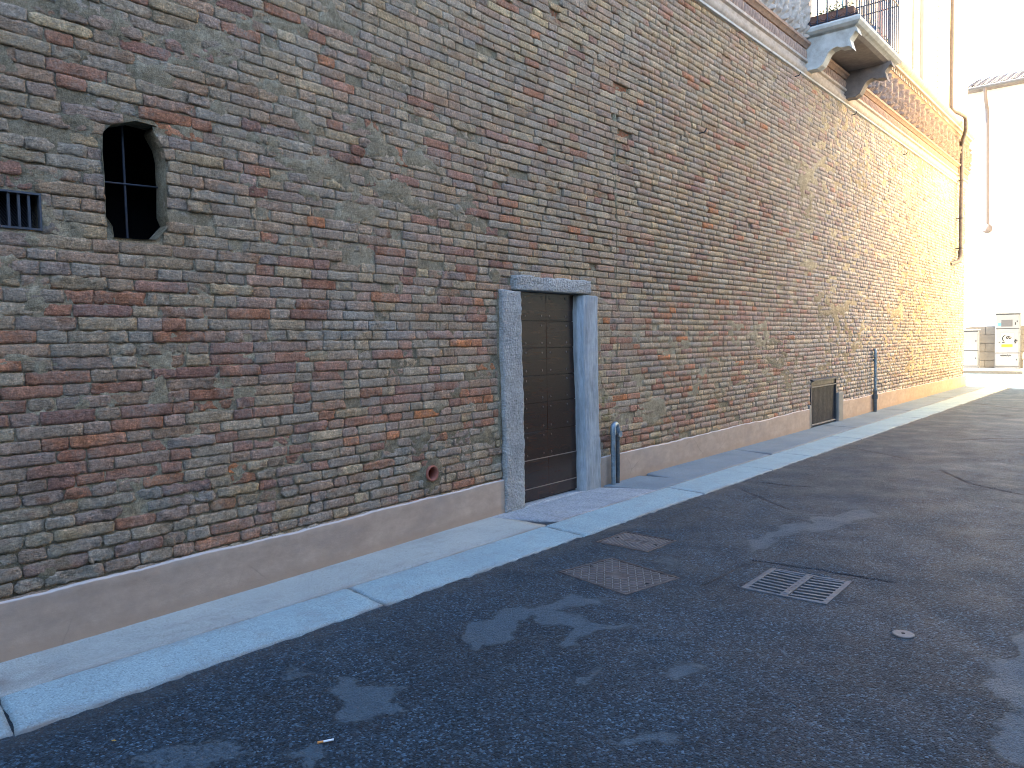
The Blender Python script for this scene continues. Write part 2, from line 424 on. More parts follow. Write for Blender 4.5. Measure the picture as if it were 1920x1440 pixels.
def y_range(poly, z):
    ys = []
    n = len(poly)
    for i in range(n):
        a = poly[i]; b = poly[(i+1) % n]
        if (a[1] > z) != (b[1] > z): ys.append(a[0]+(b[0]-a[0])*(z-a[1])/(b[1]-a[1]))
    return (min(ys), max(ys)) if ys else None
def cut(a, b, z):
    seg = [(a, b)]
    for h in HOLES:
        q = y_range(h, z)
        if not q: continue
        out = []
        for (s0, s1) in seg:
            if q[1] <= s0 or q[0] >= s1: out.append((s0, s1)); continue
            if q[0]-s0 > .035: out.append((s0, q[0]-random.uniform(-.006, .006)))
            if s1-q[1] > .035: out.append((q[1]+random.uniform(-.006, .006), s1))
        seg = out
    return seg
def build_bricks():
    rows = []
    z = .25; k = 0
    while z < ZTOP-.02:
        p = .0675+random.uniform(-.003, .003)+(.004 if z < .6 else 0)
        rows.append((z, p)); z += p; k += 1
    groups = {0: [], 1: [], 2: []}
    for ri, (z0, p) in enumerate(rows):
        y = Y0-random.random()*.3; s = ri % 2
        while y < Y1:
            rub = z0 < .80 and y < 5 or (z0 < .95 and y > 11.5)
            L = (.285 if s == 0 else .135)
            if random.random() < (.42 if rub else .1): L = random.choice([.135, .135, .18, .22] if rub else [.135, .285, .20])
            L *= random.uniform(.93, 1.07)
            s ^= 1
            y1 = min(y+L, Y1+.0); j = random.uniform(.002, .007) if random.random() > .05 else random.uniform(.010, .018)
            if y1-y > .04:
                col, kk = brick_color(y, z0)
                ero = random.random()
                g = 0 if y < 7.2 else (1 if y < 13 else 2)
                jt = (random.uniform(.002, .006) if random.random() > .06 else random.uniform(.008, .013))+(.004 if rub else 0)+(.004 if 4.6 < y < 11.5 and z0 > 2.0 else 0)
                # courses in the upper middle of the wall have deep open bed joints
                depth = random.gauss(0, .0022)+(random.uniform(-.012, -.004) if ero < .06 else 0)
                missing = ero < .010
                if missing: depth = -.028; col = np.array((.33, .12, .055))*random.uniform(.8, 1.1)
                rough = .0028+(.0055 if ero < .24 else 0)+(.0025 if rub else 0)
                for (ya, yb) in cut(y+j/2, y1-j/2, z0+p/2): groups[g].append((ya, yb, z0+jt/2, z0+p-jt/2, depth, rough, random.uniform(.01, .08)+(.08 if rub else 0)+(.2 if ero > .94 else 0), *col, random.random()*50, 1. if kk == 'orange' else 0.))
            y = y1
    # a few broken bricks seen in the photograph, with raw orange cores
    groups[0] += [(2.86, 3.13, 1.095, 1.15, -.024, .006, .3, .33, .10, .05, 3, 1), (2.88, 3.13, .958, 1.012, -.024, .006, .3, .33, .10, .045, 7, 1)]
    V = []; Q = []; C = []; off = 0
    for g, (nu, nv) in {0: (15, 7), 1: (9, 5), 2: (6, 4)}.items():
        B = np.array(groups[g]); nb = len(B)
        su = np.concatenate([[0, .0], np.linspace(0, 1, nu-2), [1, 1][:0]]); su = np.concatenate([[-1], np.linspace(0, 1, nu-2), [2]])
        sv = np.concatenate([[-1], np.linspace(0, 1, nv-2), [2]])
        U, W = np.meshgrid(su, sv, indexing='ij'); rim = (U < 0) | (U > 1) | (W < 0) | (W > 1)
        u = np.clip(U, 0, 1)*2-1; w = np.clip(W, 0, 1)*2-1
        u = np.sign(u)*np.abs(u)**.8
        w = np.sign(w)*np.abs(w)**.8
        y0, y1, z0, z1 = (B[:, i][:, None, None] for i in range(4))
        dep, rgh, rnd = (B[:, i][:, None, None] for i in (4, 5, 6)); seed = B[:, 10][:, None, None]
        hl = (y1-y0)/2; hh = (z1-z0)/2
        ru = rnd*hh*1.6/hl
        uu = u*(1-ru*np.abs(w)**3); ww = w*(1-rnd*.8*np.abs(u)**12)
        yy = (y0+y1)/2+uu*hl; zz = (z0+z1)/2+ww*hh
        edge = np.maximum(np.abs(u), np.abs(w)) > .98
        n1 = vn(yy*38+seed, zz*38, 1)-.5; n2 = vn(yy*90, zz*90+seed, 2)-.5
        n3 = vn(yy*38+seed+9, zz*38+4, 3)-.5
        amp = (.0025+rgh*.9)
        yy = yy+n1*amp*1.8*edge; zz = zz+n3*amp*1.6*edge
        xx = dep+n1*rgh*1.7+n2*rgh*.9+(vn(yy*14+seed, zz*14, 4)-.5)*rgh*1.5
        xx = xx-.0022*np.maximum(np.abs(u), np.abs(w))**10-.0008*(np.abs(u)*np.abs(w))**2
        xx = np.where(rim, -.034+0*xx, xx)
        zz = zz+row_wave((y0+y1)/2+0*yy, zz)
        P = np.stack([xx, yy, zz], -1).reshape(nb, nu*nv, 3)
        col = B[:, 7:10][:, None, :]*(1+.25*(vn(yy*16+seed, zz*16, 7)-.5).reshape(nb, -1, 1))
        # broken faces show the orange core in their hollows
        core = (B[:, 11][:, None]*sm(.5, .8, vn(yy*20+seed, zz*26, 9)).reshape(nb, -1))[..., None]*.7
        chip = ((vn(yy*11+seed*3, zz*17, 10) > .83)*(rgh > .004)).reshape(nb, -1, 1)*.55
        m = np.clip(core+chip, 0, .8)
        col = col*(1-m)+np.array((.34, .14, .065))*m
        # yellow-green lichen near the foot and round the door, grey film low on the left
        yf = yy.reshape(nb, -1); zf = zz.reshape(nb, -1)
        li = sm(.62, .8, fbm(yf*5, zf*7, 12))*(sm(.75, .3, zf)*.55+np.exp(-((yf-6.52)/.16)**2-((zf-.95)/.35)**2)*1.6)
        li = np.clip(li, 0, .75)[..., None]
        col = col*(1-li)+np.array((.24, .20, .07))*li
        # grey lime bloom low on the left
        bl = (sm(1.05, .55, zf)*sm(4.6, 3.6, yf)*.45+np.exp(-((yf-3.6)/.9)**2-((zf-1.62)/.22)**2)*.75)*sm(.35, .65, fbm(yf*4, zf*9, 13))
        bl = np.clip(bl*.8, 0, .6)[..., None]
        col = col*(1-bl)+np.array((.37, .34, .285))*bl
        # clip to the openings
        cy = P[:, :, 1].mean(1); cz = P[:, :, 2].mean(1); keep = np.ones(nb, bool)
        for h in HOLES:
            keep &= ~inside(np.stack([cy, cz], 1), h)
        P = P[keep]; col = col[keep]; nb = len(P); flat = P.reshape(-1, 3)
        for h in HOLES:
            bbm = (flat[:, 1] > h[:, 0].min()) & (flat[:, 1] < h[:, 0].max()) & (flat[:, 2] > h[:, 1].min()) & (flat[:, 2] < h[:, 1].max())
            idx = np.where(bbm)[0]
            if len(idx):
                ii = idx[inside(flat[idx][:, 1:], h)]
                if len(ii): flat[ii, 1:] = project_out(flat[ii][:, 1:], h)
        flat[:, 1] = np.minimum(flat[:, 1], Y1)
        flat[:, 0] += WX(flat[:, 1])
        q = gridquads(nu, nv)
        q = (q[None]+(np.arange(nb)*nu*nv)[:, None, None]).reshape(-1, 4)+off
        V.append(flat); Q.append(q); C.append(col.reshape(-1, 3)); off += len(flat)
    return np.concatenate(V), np.concatenate(Q), np.concatenate(C), off

def build_mortar(off):
    ys = np.concatenate([np.arange(Y0, .7, .04), np.arange(.7, 7.2, .0125), np.arange(7.2, 13.5, .02), np.arange(13.5, Y1+.001, .035)]); ys[-1] = Y1
    zs = np.concatenate([np.arange(.18, ZTOP+.05, .0125)])
    Yg, Zg = np.meshgrid(ys, zs, indexing='ij')
    big = fbm(Yg*.9, Zg*1.5, 1, 4); mid = fbm(Yg*5, Zg*9, 2, 4); fine = vn(Yg*60, Zg*60, 3)
    # open, deep joints high in the middle; flush joints low on the left and far away
    deep = sm(4, 6.3, Yg)*sm(12.5, 10, Yg)*sm(1.5, 2.4, Zg)
    deep = np.maximum(deep, sm(.75, .5, Zg)*.3)
    x = -.0065-.022*deep+.013*(sm(.54, .72, big*.45+mid*.55)-.1)*(1-.7*deep)+(fine-.5)*.004+(mid-.5)*.006
    # repair patches that cover the brick completely
    for (py, pz, ry, rz, s) in [(1.36, .40, .05, .04, 1), (4.10, .495, .13, .14, 1.), (1.44, 2.17, .05, .08, .8), (7.55, .70, .34, .16, .9), (11.6, .85, .35, .18, .8), (4.95, 2.06, .10, .10, 1),
                                (6.50, 1.05, .05, .8, .8), (4.97, 1.3, .03, .9, 1), (2.09, 2.4, .03, .3, .6), (3.8, 1.6, .4, .05, .5), (14.05, .5, .10, .25, .6), (15.1, .8, .3, .2, .5), (6.42, 2.1, .06, .05, .9)]:
        d = np.sqrt(((Yg-py)/ry)**2+((Zg-pz)/rz)**2)+(mid-.5)*1.0
        x = np.maximum(x, np.where(d < 1.3, -.02+.024*s*sm(1.25, .7, d), -1))
    # a vertical mortar-filled groove
    gv = np.abs(Yg-6.86-.03*(vn(Zg*3, Zg*0, 4)-.5))+np.where(Zg > 4.05, 1., 0.)
    x = np.maximum(x, np.where((gv < .045) & (Zg > 1.1), .0005-.03*sm(.010, .034, gv+(mid-.5)*.03)+(fine-.5)*.003, -1))
    x = np.minimum(x, .006)
    colr = np.ones(Yg.shape+(3,))
    gm = (sm(.04, .015, gv)*(Zg > 1.))[..., None]
    colr = colr*(1-gm)+gm*np.where(Zg[..., None] > 2.9, np.array((1.05, 1.12, 1.1)), np.array((.62, .60, .56)))
    ti = sm(.35, .65, fbm(Yg*.5, Zg*.7, 7, 3))[..., None]
    colr = colr*(.78+.4*ti)*(1.15+.5*sm(9, 17, Yg))[..., None]  # mortar brightened along y as well, far glow painted into its colour
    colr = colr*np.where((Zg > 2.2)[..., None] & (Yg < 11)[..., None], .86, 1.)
    P = np.stack([x, Yg, Zg], -1).reshape(-1, 3); q = gridquads(len(ys), len(zs))
    ins = np.zeros(len(P), bool)
    for h in HOLES:
        bbm = (P[:, 1] > h[:, 0].min()) & (P[:, 1] < h[:, 0].max()) & (P[:, 2] > h[:, 1].min()) & (P[:, 2] < h[:, 1].max())
        idx = np.where(bbm)[0]; ii = idx[inside(P[idx][:, 1:], h)]; ins[ii] = True
    q = q[~ins[q].all(1)]
    for h in HOLES:
        idx = np.where(ins)[0]; ii = idx[inside(P[idx][:, 1:], h)]
        if len(ii): P[ii, 1:] = project_out(P[ii][:, 1:], h)
    P[:, 0] += WX(P[:, 1])
    return P, q+off, colr.reshape(-1, 3)

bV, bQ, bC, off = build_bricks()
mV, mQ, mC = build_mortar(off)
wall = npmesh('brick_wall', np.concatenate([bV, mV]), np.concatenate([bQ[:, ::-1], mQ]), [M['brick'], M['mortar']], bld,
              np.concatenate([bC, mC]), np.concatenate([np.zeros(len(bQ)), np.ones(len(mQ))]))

# make every face of the wall look into the street
def fix_normals(o):
    bm = bmesh.new(); bm.from_mesh(o.data); bmesh.ops.recalc_face_normals(bm, faces=bm.faces); bm.to_mesh(o.data); bm.free()

# masonry mass behind the face (blocks the light, gives the openings their depth)
def reveal(name, poly, d0, d1, m, parent, back=None, wav=0.006):
    n = len(poly); N = 4; V = []; Q = []
    xs = np.linspace(d0, d1, N)
    for i, x in enumerate(xs):
        for (y, z) in poly:
            w = wav*(random.random()-.5)*(i > 0)
            V.append((float(WX(y))+x, y+w, z+w))
    for i in range(N-1):
        for k in range(n):
            Q.append((i*n+k, i*n+(k+1) % n, (i+1)*n+(k+1) % n, (i+1)*n+k))
    return npmesh(name, V, Q, [m], parent, np.ones((len(V), 3)), smooth=False)

XB = -.60   # back of the wall thickness near the openings
core = MB()
# solid mass well behind the wall face, above and beside; pieces butt
core.bb((-8, Y0, 0), (XB, Y1-.02, 5.8))
core.bb((-8, 18, 5.8), (-.02, Y1-.03, 11))
core.bb((-10, Y0, 5.8), (-.02, 18, 24))  # unseen tower, added to keep the sun off the near lane
core.build('masonry_and_sun_block', M['dull'], bld)
cap_ = MB(); cap_.bb((XB, Y1-.03, 0), (-.034, Y1-.001, 5.8)); cap_.bb((XB, Y0, 5.56), (-.034, Y1-.03, 5.8)); cap_.bb((-.60, Y0-.02, 0), (.2, Y0, 5.8)); cap_.build('end_wall', M['ash'], bld)
rf = MB()
rf.prism([(.45, 11.), (.45, 11.08), (-3.5, 12.0), (-8.3, 11)], 18.01, Y1+.3); rf.build('roof', M['tile'], bld)

# ---- oval window
wo = empty('window', (0, 0, 0), 0, bld)
reveal('window_reveal', WIN, .004, -.12, M['mortar'], wo)
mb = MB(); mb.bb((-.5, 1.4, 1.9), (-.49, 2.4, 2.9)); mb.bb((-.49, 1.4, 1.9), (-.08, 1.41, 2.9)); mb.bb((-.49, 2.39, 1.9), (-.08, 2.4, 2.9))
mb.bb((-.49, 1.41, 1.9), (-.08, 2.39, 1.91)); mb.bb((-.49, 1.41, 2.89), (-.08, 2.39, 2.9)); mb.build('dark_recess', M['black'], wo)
mb = MB(); mb.tube([(.03, 1.872, 2.74), (.03, 1.874, 2.4), (.03, 1.876, 2.06)], .007, 8); mb.tube([(.038, 1.68, 2.391), (.038, 2.10, 2.407)], .0055, 8); mb.build('iron_bar', M['iron'], wo, True)

# ---- vent grille
vg = empty('vent_grille', (0, 0, 0), 0, bld)
reveal('vent_reveal', VENT, .0, -.12, M['mortar'], vg, wav=.002)
xw = float(WX(1.25))
mb = MB(); mb.bb((xw-.14, .93, 2.06), (xw-.125, 1.45, 2.29)); mb.build('backing', M['black'], vg)
mb = MB()
for k in range(32):
    mb.box((xw-.07, .99+k*.0135, 2.178), (.002, .0022, .20), (R(35), 0, 0))
mb.build('wire_mesh', M['iron'], vg)
mb = MB()
for k in range(10): mb.bb((xw-.022, 1.405-.0435*(k+.95)-.0055, 2.098), (xw-.008, 1.405-.0435*(k+.95)+.0055, 2.259))
mb.bb((xw-.026, .966, 2.088), (xw+.004, 1.414, 2.098)); mb.bb((xw-.026, .966, 2.259), (xw+.004, 1.414, 2.269))
mb.bb((xw-.026, .966, 2.098), (xw+.004, .975, 2.259)); mb.bb((xw-.026, 1.405, 2.098), (xw+.004, 1.414, 2.259))
mb.build('grille_bars', simple('grey_iron', (.07, .072, .08), .5, .3), vg)

# ---- plinth of salmon render
def plinth(y0, y1, zt0, zt1, name='plinth'):
    n = int((y1-y0)/.025)+2; ys = np.linspace(y0, y1, n)
    top = zt0+(zt1-zt0)*(ys-y0)/(y1-y0)+.012*(vn(ys*1.4, ys*0, 2)-.5)+.008*(vn(ys*6, ys*0+3, 3)-.5)+.004*(vn(ys*25, ys*0, 3)-.5)
    face = .022+.006*(vn(ys*.8, ys*0+7, 5)-.5)
    prof = []  # (x, z fraction)
    V = []; C = []
    L = [(1., 0.), (.99, .1), (1.0, .25), (.99, .4), (1., .55), (.99, .7), (1., .85), (1., .975), (.95, .992), (.75, 1.0), (.0, 1.005), (-1.5, 1.01)]
    lip = [0, 0, 0, 0, 0, 0, 0, 0, .55, .8, .8, .8]
    for (fx, fz), l in zip(L, lip):
        xx = WX(ys)+face*fx+.003*(vn(ys*3, ys*0+fz*5, 6)-.5)
        V.append(np.stack([xx, ys, top*fz+(-.01 if fz == 0 else 0)], -1)); C.append(np.tile([l, 0, 0], (n, 1)))
    V = np.stack(V, 0); q = gridquads(len(L), n)
    V = V.reshape(-1, 3); C = np.concatenate(C)
    # end caps: fold the outermost columns back to the wall
    o = npmesh(name, V, q[:, ::-1], [M['plinth']], bld, C)
    for e, s in ((0, 1), (n-1, -1)):
        cb = MB(); a = ys[e]+s*.0005; b = ys[e]+s*.006
        cb.bb((float(WX(ys[e]))-.03, min(a, b), -.01), (float(WX(ys[e]))+face[e]*.985, max(a, b), top[e]*.97))
        cb.build('plinth_end', M['plinth'], o)
    return o
plinth(Y0, 4.985, .295, .312)
plinth(6.46, 12.50, .306, .338)
plinth(14.14, 25.28, .352, .32)
mb = MB(); mb.bb((-.6, 25.0, 0), (.018, 25.27, .325), .01); mb.build('plinth_return', M['plinth'], bld)

# ---- stone door frame, door
df = empty('door_frame', (0, 0, 0), 0, bld)
def rough_block(name, x0, x1, y0, y1, z0, z1, m, amp=.006, freq=9, res=.02, seed=1, parent=None, bulge=None):
    """box with subdivided, weathered faces"""
    bm = bmesh.new()
    nx, ny, nz = (max(1, int(round((b-a)/res))) for a, b in ((x0, x1), (y0, y1), (z0, z1)))
    dims = ((x0, x1, nx), (y0, y1, ny), (z0, z1, nz)); cache = {}
    def vert(i, j, k):
        key = (i, j, k)
        if key not in cache: cache[key] = bm.verts.new((x0+(x1-x0)*i/nx, y0+(y1-y0)*j/ny, z0+(z1-z0)*k/nz))
        return cache[key]
    for j in range(ny):
        for k in range(nz):
            for i in (0, nx): bm.faces.new((vert(i, j, k), vert(i, j+1, k), vert(i, j+1, k+1), vert(i, j, k+1)))
    for i in range(nx):
        for k in range(nz):
            for j in (0, ny): bm.faces.new((vert(i, j, k), vert(i+1, j, k), vert(i+1, j, k+1), vert(i, j, k+1)))
    for i in range(nx):
        for j in range(ny):
            for k in (0, nz): bm.faces.new((vert(i, j, k), vert(i+1, j, k), vert(i+1, j+1, k), vert(i, j+1, k)))
    bmesh.ops.recalc_face_normals(bm, faces=bm.faces)
    c = np.array([v.co[:] for v in bm.verts])
    r = min(.012, (x1-x0)*.3)
    lo = np.array((x0, y0, z0)); hi = np.array((x1, y1, z1))
    q = np.clip(c, lo+r, hi-r); d = c-q; L = np.linalg.norm(d, axis=1, keepdims=True)+1e-9
    c = q+d/np.maximum(L, 1e-9)*np.minimum(L, r)
    nx_ = vn(c[:, 1]*freq+seed, c[:, 2]*freq, 1)-.5; ny_ = vn(c[:, 0]*freq+c[:, 2]*freq*.9, c[:, 2]*freq*.5+seed, 2)-.5
    n2 = vn(c[:, 1]*freq*4+seed, c[:, 2]*freq*4, 4)-.5; n3 = vn(c[:, 2]*freq*.35+seed, c[:, 0]*3+c[:, 1]*2, 5)-.5
    c[:, 0] += nx_*amp*1.3+n2*amp*.8
    c[:, 1] += ny_*amp*1.6+n3*amp*3+n2*amp*.5
    c[:, 2] += (vn(c[:, 1]*freq*1.2, c[:, 0]*freq+seed, 6)-.5)*amp*2.*((c[:, 2] > z0+.05))
    if bulge: c = bulge(c)
    for v, p in zip(bm.verts, c): v.co = p
    for f in bm.faces: f.smooth = True
    me = bpy.data.meshes.new(name); bm.to_mesh(me); bm.free(); me.materials.append(m)
    o = bpy.data.objects.new(name, me); COL.objects.link(o); o.parent = parent or bld
    return o
o = rough_block('jamb', -.16, .042, 4.985, 5.242, -.01, 1.954, M['jamb'], .010, 10, .014, 1, df)
def shape_r(c):
    # worn inner arris of the right jamb, with a hollow two thirds up
    t = sm(.045, 0., c[:, 1]-6.155)*sm(-.05, .03, c[:, 0])
    c[:, 0] -= .035*t+.008*np.exp(-((c[:, 1]-6.225)/.012)**2)*(c[:, 0] > 0); c[:, 1] += .010*np.sin(c[:, 2]*3.1)*sm(6.3, 6.16, c[:, 1])+.02*sm(1.0, .0, c[:, 2])*sm(6.2, 6.4, c[:, 1]); return c
rough_block('jamb', -.16, .040, 6.155, 6.445, -.01, 1.95, M['jamb2'], .007, 6, .016, 5, df, shape_r)
rough_block('lintel', -.16, .050, 5.15, 6.30, 1.958, 2.09, M['jamb'], .012, 9, .014, 9, df)
dr = empty('door', (0, 0, 0), 0, bld)
mb = MB(); xd = -.055
zs = [.045, .151, .414, .671, .938, 1.189, 1.445, 1.695, 1.955]
for ci, (ya, yb) in enumerate(((5.22, 5.708), (5.711, 6.19))):
    for i in range(len(zs)-1):
        off_ = random.uniform(-.0012, .0012)
        mb.bb((xd-.04, ya, zs[i]+.002), (xd+off_+(.006 if i < 2 else 0), yb, zs[i+1]-.002), .0025)
mb.bb((xd-.05, 5.21, .03), (xd-.012, 6.20, 1.96))
mb.build('door_leaf', M['wood'], dr)
for i in range(2, len(zs)-1):
    for yy in (5.40, 5.64, 5.76, 6.02):
        for zz in (zs[i]+.045, zs[i+1]-.045):
            if random.random() < .08: continue
            mb = MB(); mb.tube([(xd-.002, yy+random.uniform(-.006, .006), zz), (xd+.003, yy, zz), (xd+.006, yy, zz)], [.0105, .0095, .003], 8); mb.build('stud', M['stud'], dr, True)
mb = MB(); mb.bb((xd, 5.22, .149), (xd+.010, 6.19, .157)); mb.bb((xd, 5.22, .412), (xd+.009, 6.19, .419)); mb.build('weather_bar', simple('worn_brass_strip', (.20, .16, .13), .5, .3), dr)
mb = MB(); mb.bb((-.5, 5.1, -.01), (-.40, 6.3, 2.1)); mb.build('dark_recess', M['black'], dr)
rough_block('threshold', -.35, .03, 5.245, 6.15, -.02, .028, M['rough'], .004, 9, .03, 3, df)

# ---- clay drain spout
mb = MB(); n = 20
cs = empty('clay_spout', (0, 0, 0), 0, bld)
rings = [(.004, .062), (.020, .063), (.026, .057), (.018, .046), (-.10, .044)]
xc = float(WX(4.1))
V = [(xc+x, 4.10+r*math.cos(2*math.pi*k/n), .495+r*math.sin(2*math.pi*k/n)) for x, r in rings for k in range(n)]
Q = [(i*n+k, i*n+(k+1) % n, (i+1)*n+(k+1) % n, (i+1)*n+k) for i in range(len(rings)-1) for k in range(n)]
npmesh('spout_rim', V, Q, [M['clay']], cs)
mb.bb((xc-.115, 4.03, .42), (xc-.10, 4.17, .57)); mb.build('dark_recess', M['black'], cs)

# ---- iron service hatch
ht = empty('service_hatch', (0, 0, 0), 0, bld)
mb = MB()
mb.bb((-.06, 12.62, .03), (-.03, 13.84, .70))
for k in range(29): mb.bb((-.03, 12.665+k*.0402, .075), (-.012, 12.683+k*.0402, .665))
mb.bb((-.03, 12.605, .02), (.012, 12.64, .80)); mb.bb((-.03, 13.825, .02), (.012, 13.858, .80))
mb.build('hatch_panel', M['hatch'], ht)
for q in ((-.028, 12.641, .672, .016, 13.824, .690), (-.028, 12.641, .045, .012, 13.824, .070), (-.02, 12.62, .775, .045, 13.85, .796)):
    mb = MB(); mb.bb(q[:3], q[3:], .003); mb.build('rail', M['hatchlip'], ht)
mb = MB(); mb.prism([(-.03, .798), (.055, .782), (.055, .796), (-.03, .825)], 12.585, 13.88); mb.build('hood', M['hatch'], ht)
mb = MB(); mb.bb((-.03, 12.641, .702), (-.005, 13.824, .772)); mb.build('header_panel', M['hatch'], ht)
rough_block('hatch_post', -.05, .05, 13.87, 14.13, -.01, .53, M['ash'], .004, 6, .03, 4, ht)
rough_block('hatch_post', -.05, .022, 12.505, 12.60, -.01, .40, M['ash'], .010, 9, .025, 6, ht)

# ------------------------------------------------------------------ cornice and upper storey
cn = empty('cornice', (0, 0, 0), 0, bld)
YC = Y1+.0
def band(name, x0, x1, z0, z1, m, ya=Y0, yb=YC+.0, bev=.008, prof=None):
    mb = MB()
    if prof: mb.prism(prof, ya, yb)
    else: mb.bb((x0, ya, z0), (x1, yb, z1), bev)
    return mb.build(name, m, cn, True)
def torus_prof(x0, z0, z1, out, n=6):
    zc = (z0+z1)/2; h = (z1-z0)/2
    return [(x0, z0)]+[(x0+out*math.cos(a), zc+h*math.sin(a)) for a in np.linspace(-math.pi/2, math.pi/2, n)]+[(x0, z1)]
yE = Y1+.06
band('string_course', 0, 0, 0, 0, M['stone'], yb=yE, prof=[(-.02, 4.93), (.03, 4.94), (.035, 4.975), (.012, 4.99), (-.02, 4.99)])
band('string_course', 0, 0, 0, 0, M['terrap'], yb=yE, prof=[(-.02, 4.991), (.02, 4.995), (.05, 5.03), (.052, 5.075), (.022, 5.085), (-.02, 5.085)])
band('string_course', 0, 0, 0, 0, M['terrap'], yb=yE, prof=[(-.02, 5.086), (.018, 5.09), (.028, 5.14), (.062, 5.155), (.064, 5.185), (-.02, 5.19)])
# ornamented terracotta band (egg and leaf), repeated relief modelled in the mesh
def relief(name, y0, y1, z0, z1, x0, amp, per, m, step=.02, zs_n=26, kind=0):
    ys = np.arange(y0, y1, step); zs_ = np.linspace(z0, z1, zs_n)
    Yg, Zg = np.meshgrid(ys, zs_, indexing='ij'); t = (Zg-z0)/(z1-z0)
    ph = (Yg % per)/per*2-1
    if kind == 0:
        h = np.clip(1-np.abs(ph)*1.25, 0, 1)**.5*np.sin(math.pi*t)**.6+.35*(np.abs(np.sin(ph*9))*t)
    else:
        st = np.exp(-(ph*7)**2); lv = np.abs(np.sin(t*math.pi*5+np.abs(ph)*7))*np.clip(1-np.abs(ph)*1.1, 0, 1)*np.clip(1.2-np.abs(ph)*1., 0, 1)
        ro = np.exp(-((ph)**2*16+(t-.55)**2*30)); sc_ = np.exp(-((np.hypot((np.abs(ph)-.55)*1.1, (t-.35)*1.5)-.22)*14)**2)
        h = np.clip(st*.8+lv*.75+ro+sc_*.8, 0, 1.3)
    h = h+.25*(vn(Yg*45, Zg*45, 3)-.5)
    e = sm(0, .04, t)*sm(1, .96, t)
    V = np.stack([x0+amp*h*e, Yg, Zg], -1).reshape(-1, 3)
    return npmesh(name, V, gridquads(len(ys), zs_n)[:, ::-1], [m], cn)
relief('ornament_band', 8, yE, 5.19, 5.33, .02, .035, .085, M['terra'], .011, 14)
band('ledge', 0, 0, 0, 0, M['terra'], yb=yE, prof=[(-.02, 5.331), (.05, 5.335), (.085, 5.37), (.105, 5.375), (.115, 5.40), (.085, 5.43), (-.02, 5.44)])
relief('frieze', 9, 12.18, 5.441, 6.05, .0, .10, .46, M['terrap'], .018, 40, 1)
relief('frieze', 14.6, yE, 5.441, 6.05, .0, .10, .46, M['fri'], .025, 40, 1)
for ya, yb in ((Y0, 12.18), (14.6, yE)):
    band('cyma', 0, 0, 0, 0, M['terra'], ya, yb, prof=[(-.02, 6.051), (.03, 6.055), (.05, 6.09), (.085, 6.11), (-.02, 6.115)])
    band('corona', 0, 0, 0, 0, M['terrap'], ya, yb, prof=[(-.02, 6.20), (.15, 6.205), (.16, 6.25), (.20, 6.27), (.235, 6.32), (.24, 6.355), (-.02, 6.38)])
# dentils
dr_ = empty('dentil_row', (0, 0, 0), 0, cn)
mb = MB(); mb.bb((-.02, 14.6, 6.117), (.03, yE, 6.198)); mb.build('dentil_bed', M['terra'], dr_)
y = 14.7
while y < yE-.05:
    mb = MB(); mb.bb((.0305, y, 6.117), (.10, y+.06, 6.198)); mb.build('dentil', M['terrap'], dr_)
    y += .13

up = empty('upper_storey', (0, 0, 0), 0, bld)
mb = MB(); mb.bb((-.02, 14.6, 6.385), (.015, Y1, 9.6)); mb.bb((-.02, Y0, 6.385), (.015, 12.18, 9.6)); mb.build('render_wall', M['cream'], up)
for ya in (16.2, 19.5):
    f = empty('pilaster', (0, 0, 0), 0, up)
    mb = MB(); mb.bb((.016, ya, 6.385), (.09, ya+.66, 9.5), .01); mb.build('pilaster_shaft', M['pink'], f)
    mb = MB(); mb.bb((.016, ya-.70, 6.385), (.05, ya-.34, 9.5), .005); mb.build('pilaster_border', M['terrap'], f)
mb = MB()
for k in range(26): mb.tube([(.016, 21.2, 6.5+k*.12), (.05, 21.2, 6.5+k*.12)], [.03, .012], 8)
mb.build('bead_row', M['terrap'], up)
# balcony door and its surround
bw = empty('balcony_window', (0, 0, 0), 0, up)
mb = MB(); mb.bb((-.02, 10.42, 5.441), (.02, 10.72, 8.6)); mb.bb((-.02, 12.2, 5.441), (.02, 12.52, 8.6)); mb.bb((-.02, 10.42, 8.6), (.02, 12.52, 9.6)); mb.build('surround', M['terrap'], bw)
mb = MB(); mb.bb((-.015, 10.72, 5.47), (.01, 10.80, 8.6)); mb.bb((-.015, 12.12, 5.47), (.01, 12.2, 8.6)); mb.bb((-.015, 11.42, 5.47), (.008, 11.50, 8.6)); mb.bb((-.015, 10.80, 5.47), (.008, 11.42, 5.62)); mb.bb((-.015, 11.50, 5.47), (.008, 12.12, 5.62)); mb.build('frame', M['frame'], bw)
mb = MB(); mb.bb((-.012, 10.80, 5.62), (-.004, 11.42, 8.6)); mb.bb((-.012, 11.50, 5.62), (-.004, 12.12, 8.6)); mb.build('pane', M['glass'], bw)

# ---- balcony
bc = empty('balcony', (0, 0, 0), 0, bld)
BY0, BY1, BX = 10.42, 12.52, .72
def slab_prof(b):
    return [(-.0, 5.475+b)]
mb = MB()
prof = [(.0, 5.485), (.63, 5.485), (.655, 5.50), (.69, 5.515), (.715, 5.55), (.715, 5.59), (.695, 5.622), (.0, 5.622)]
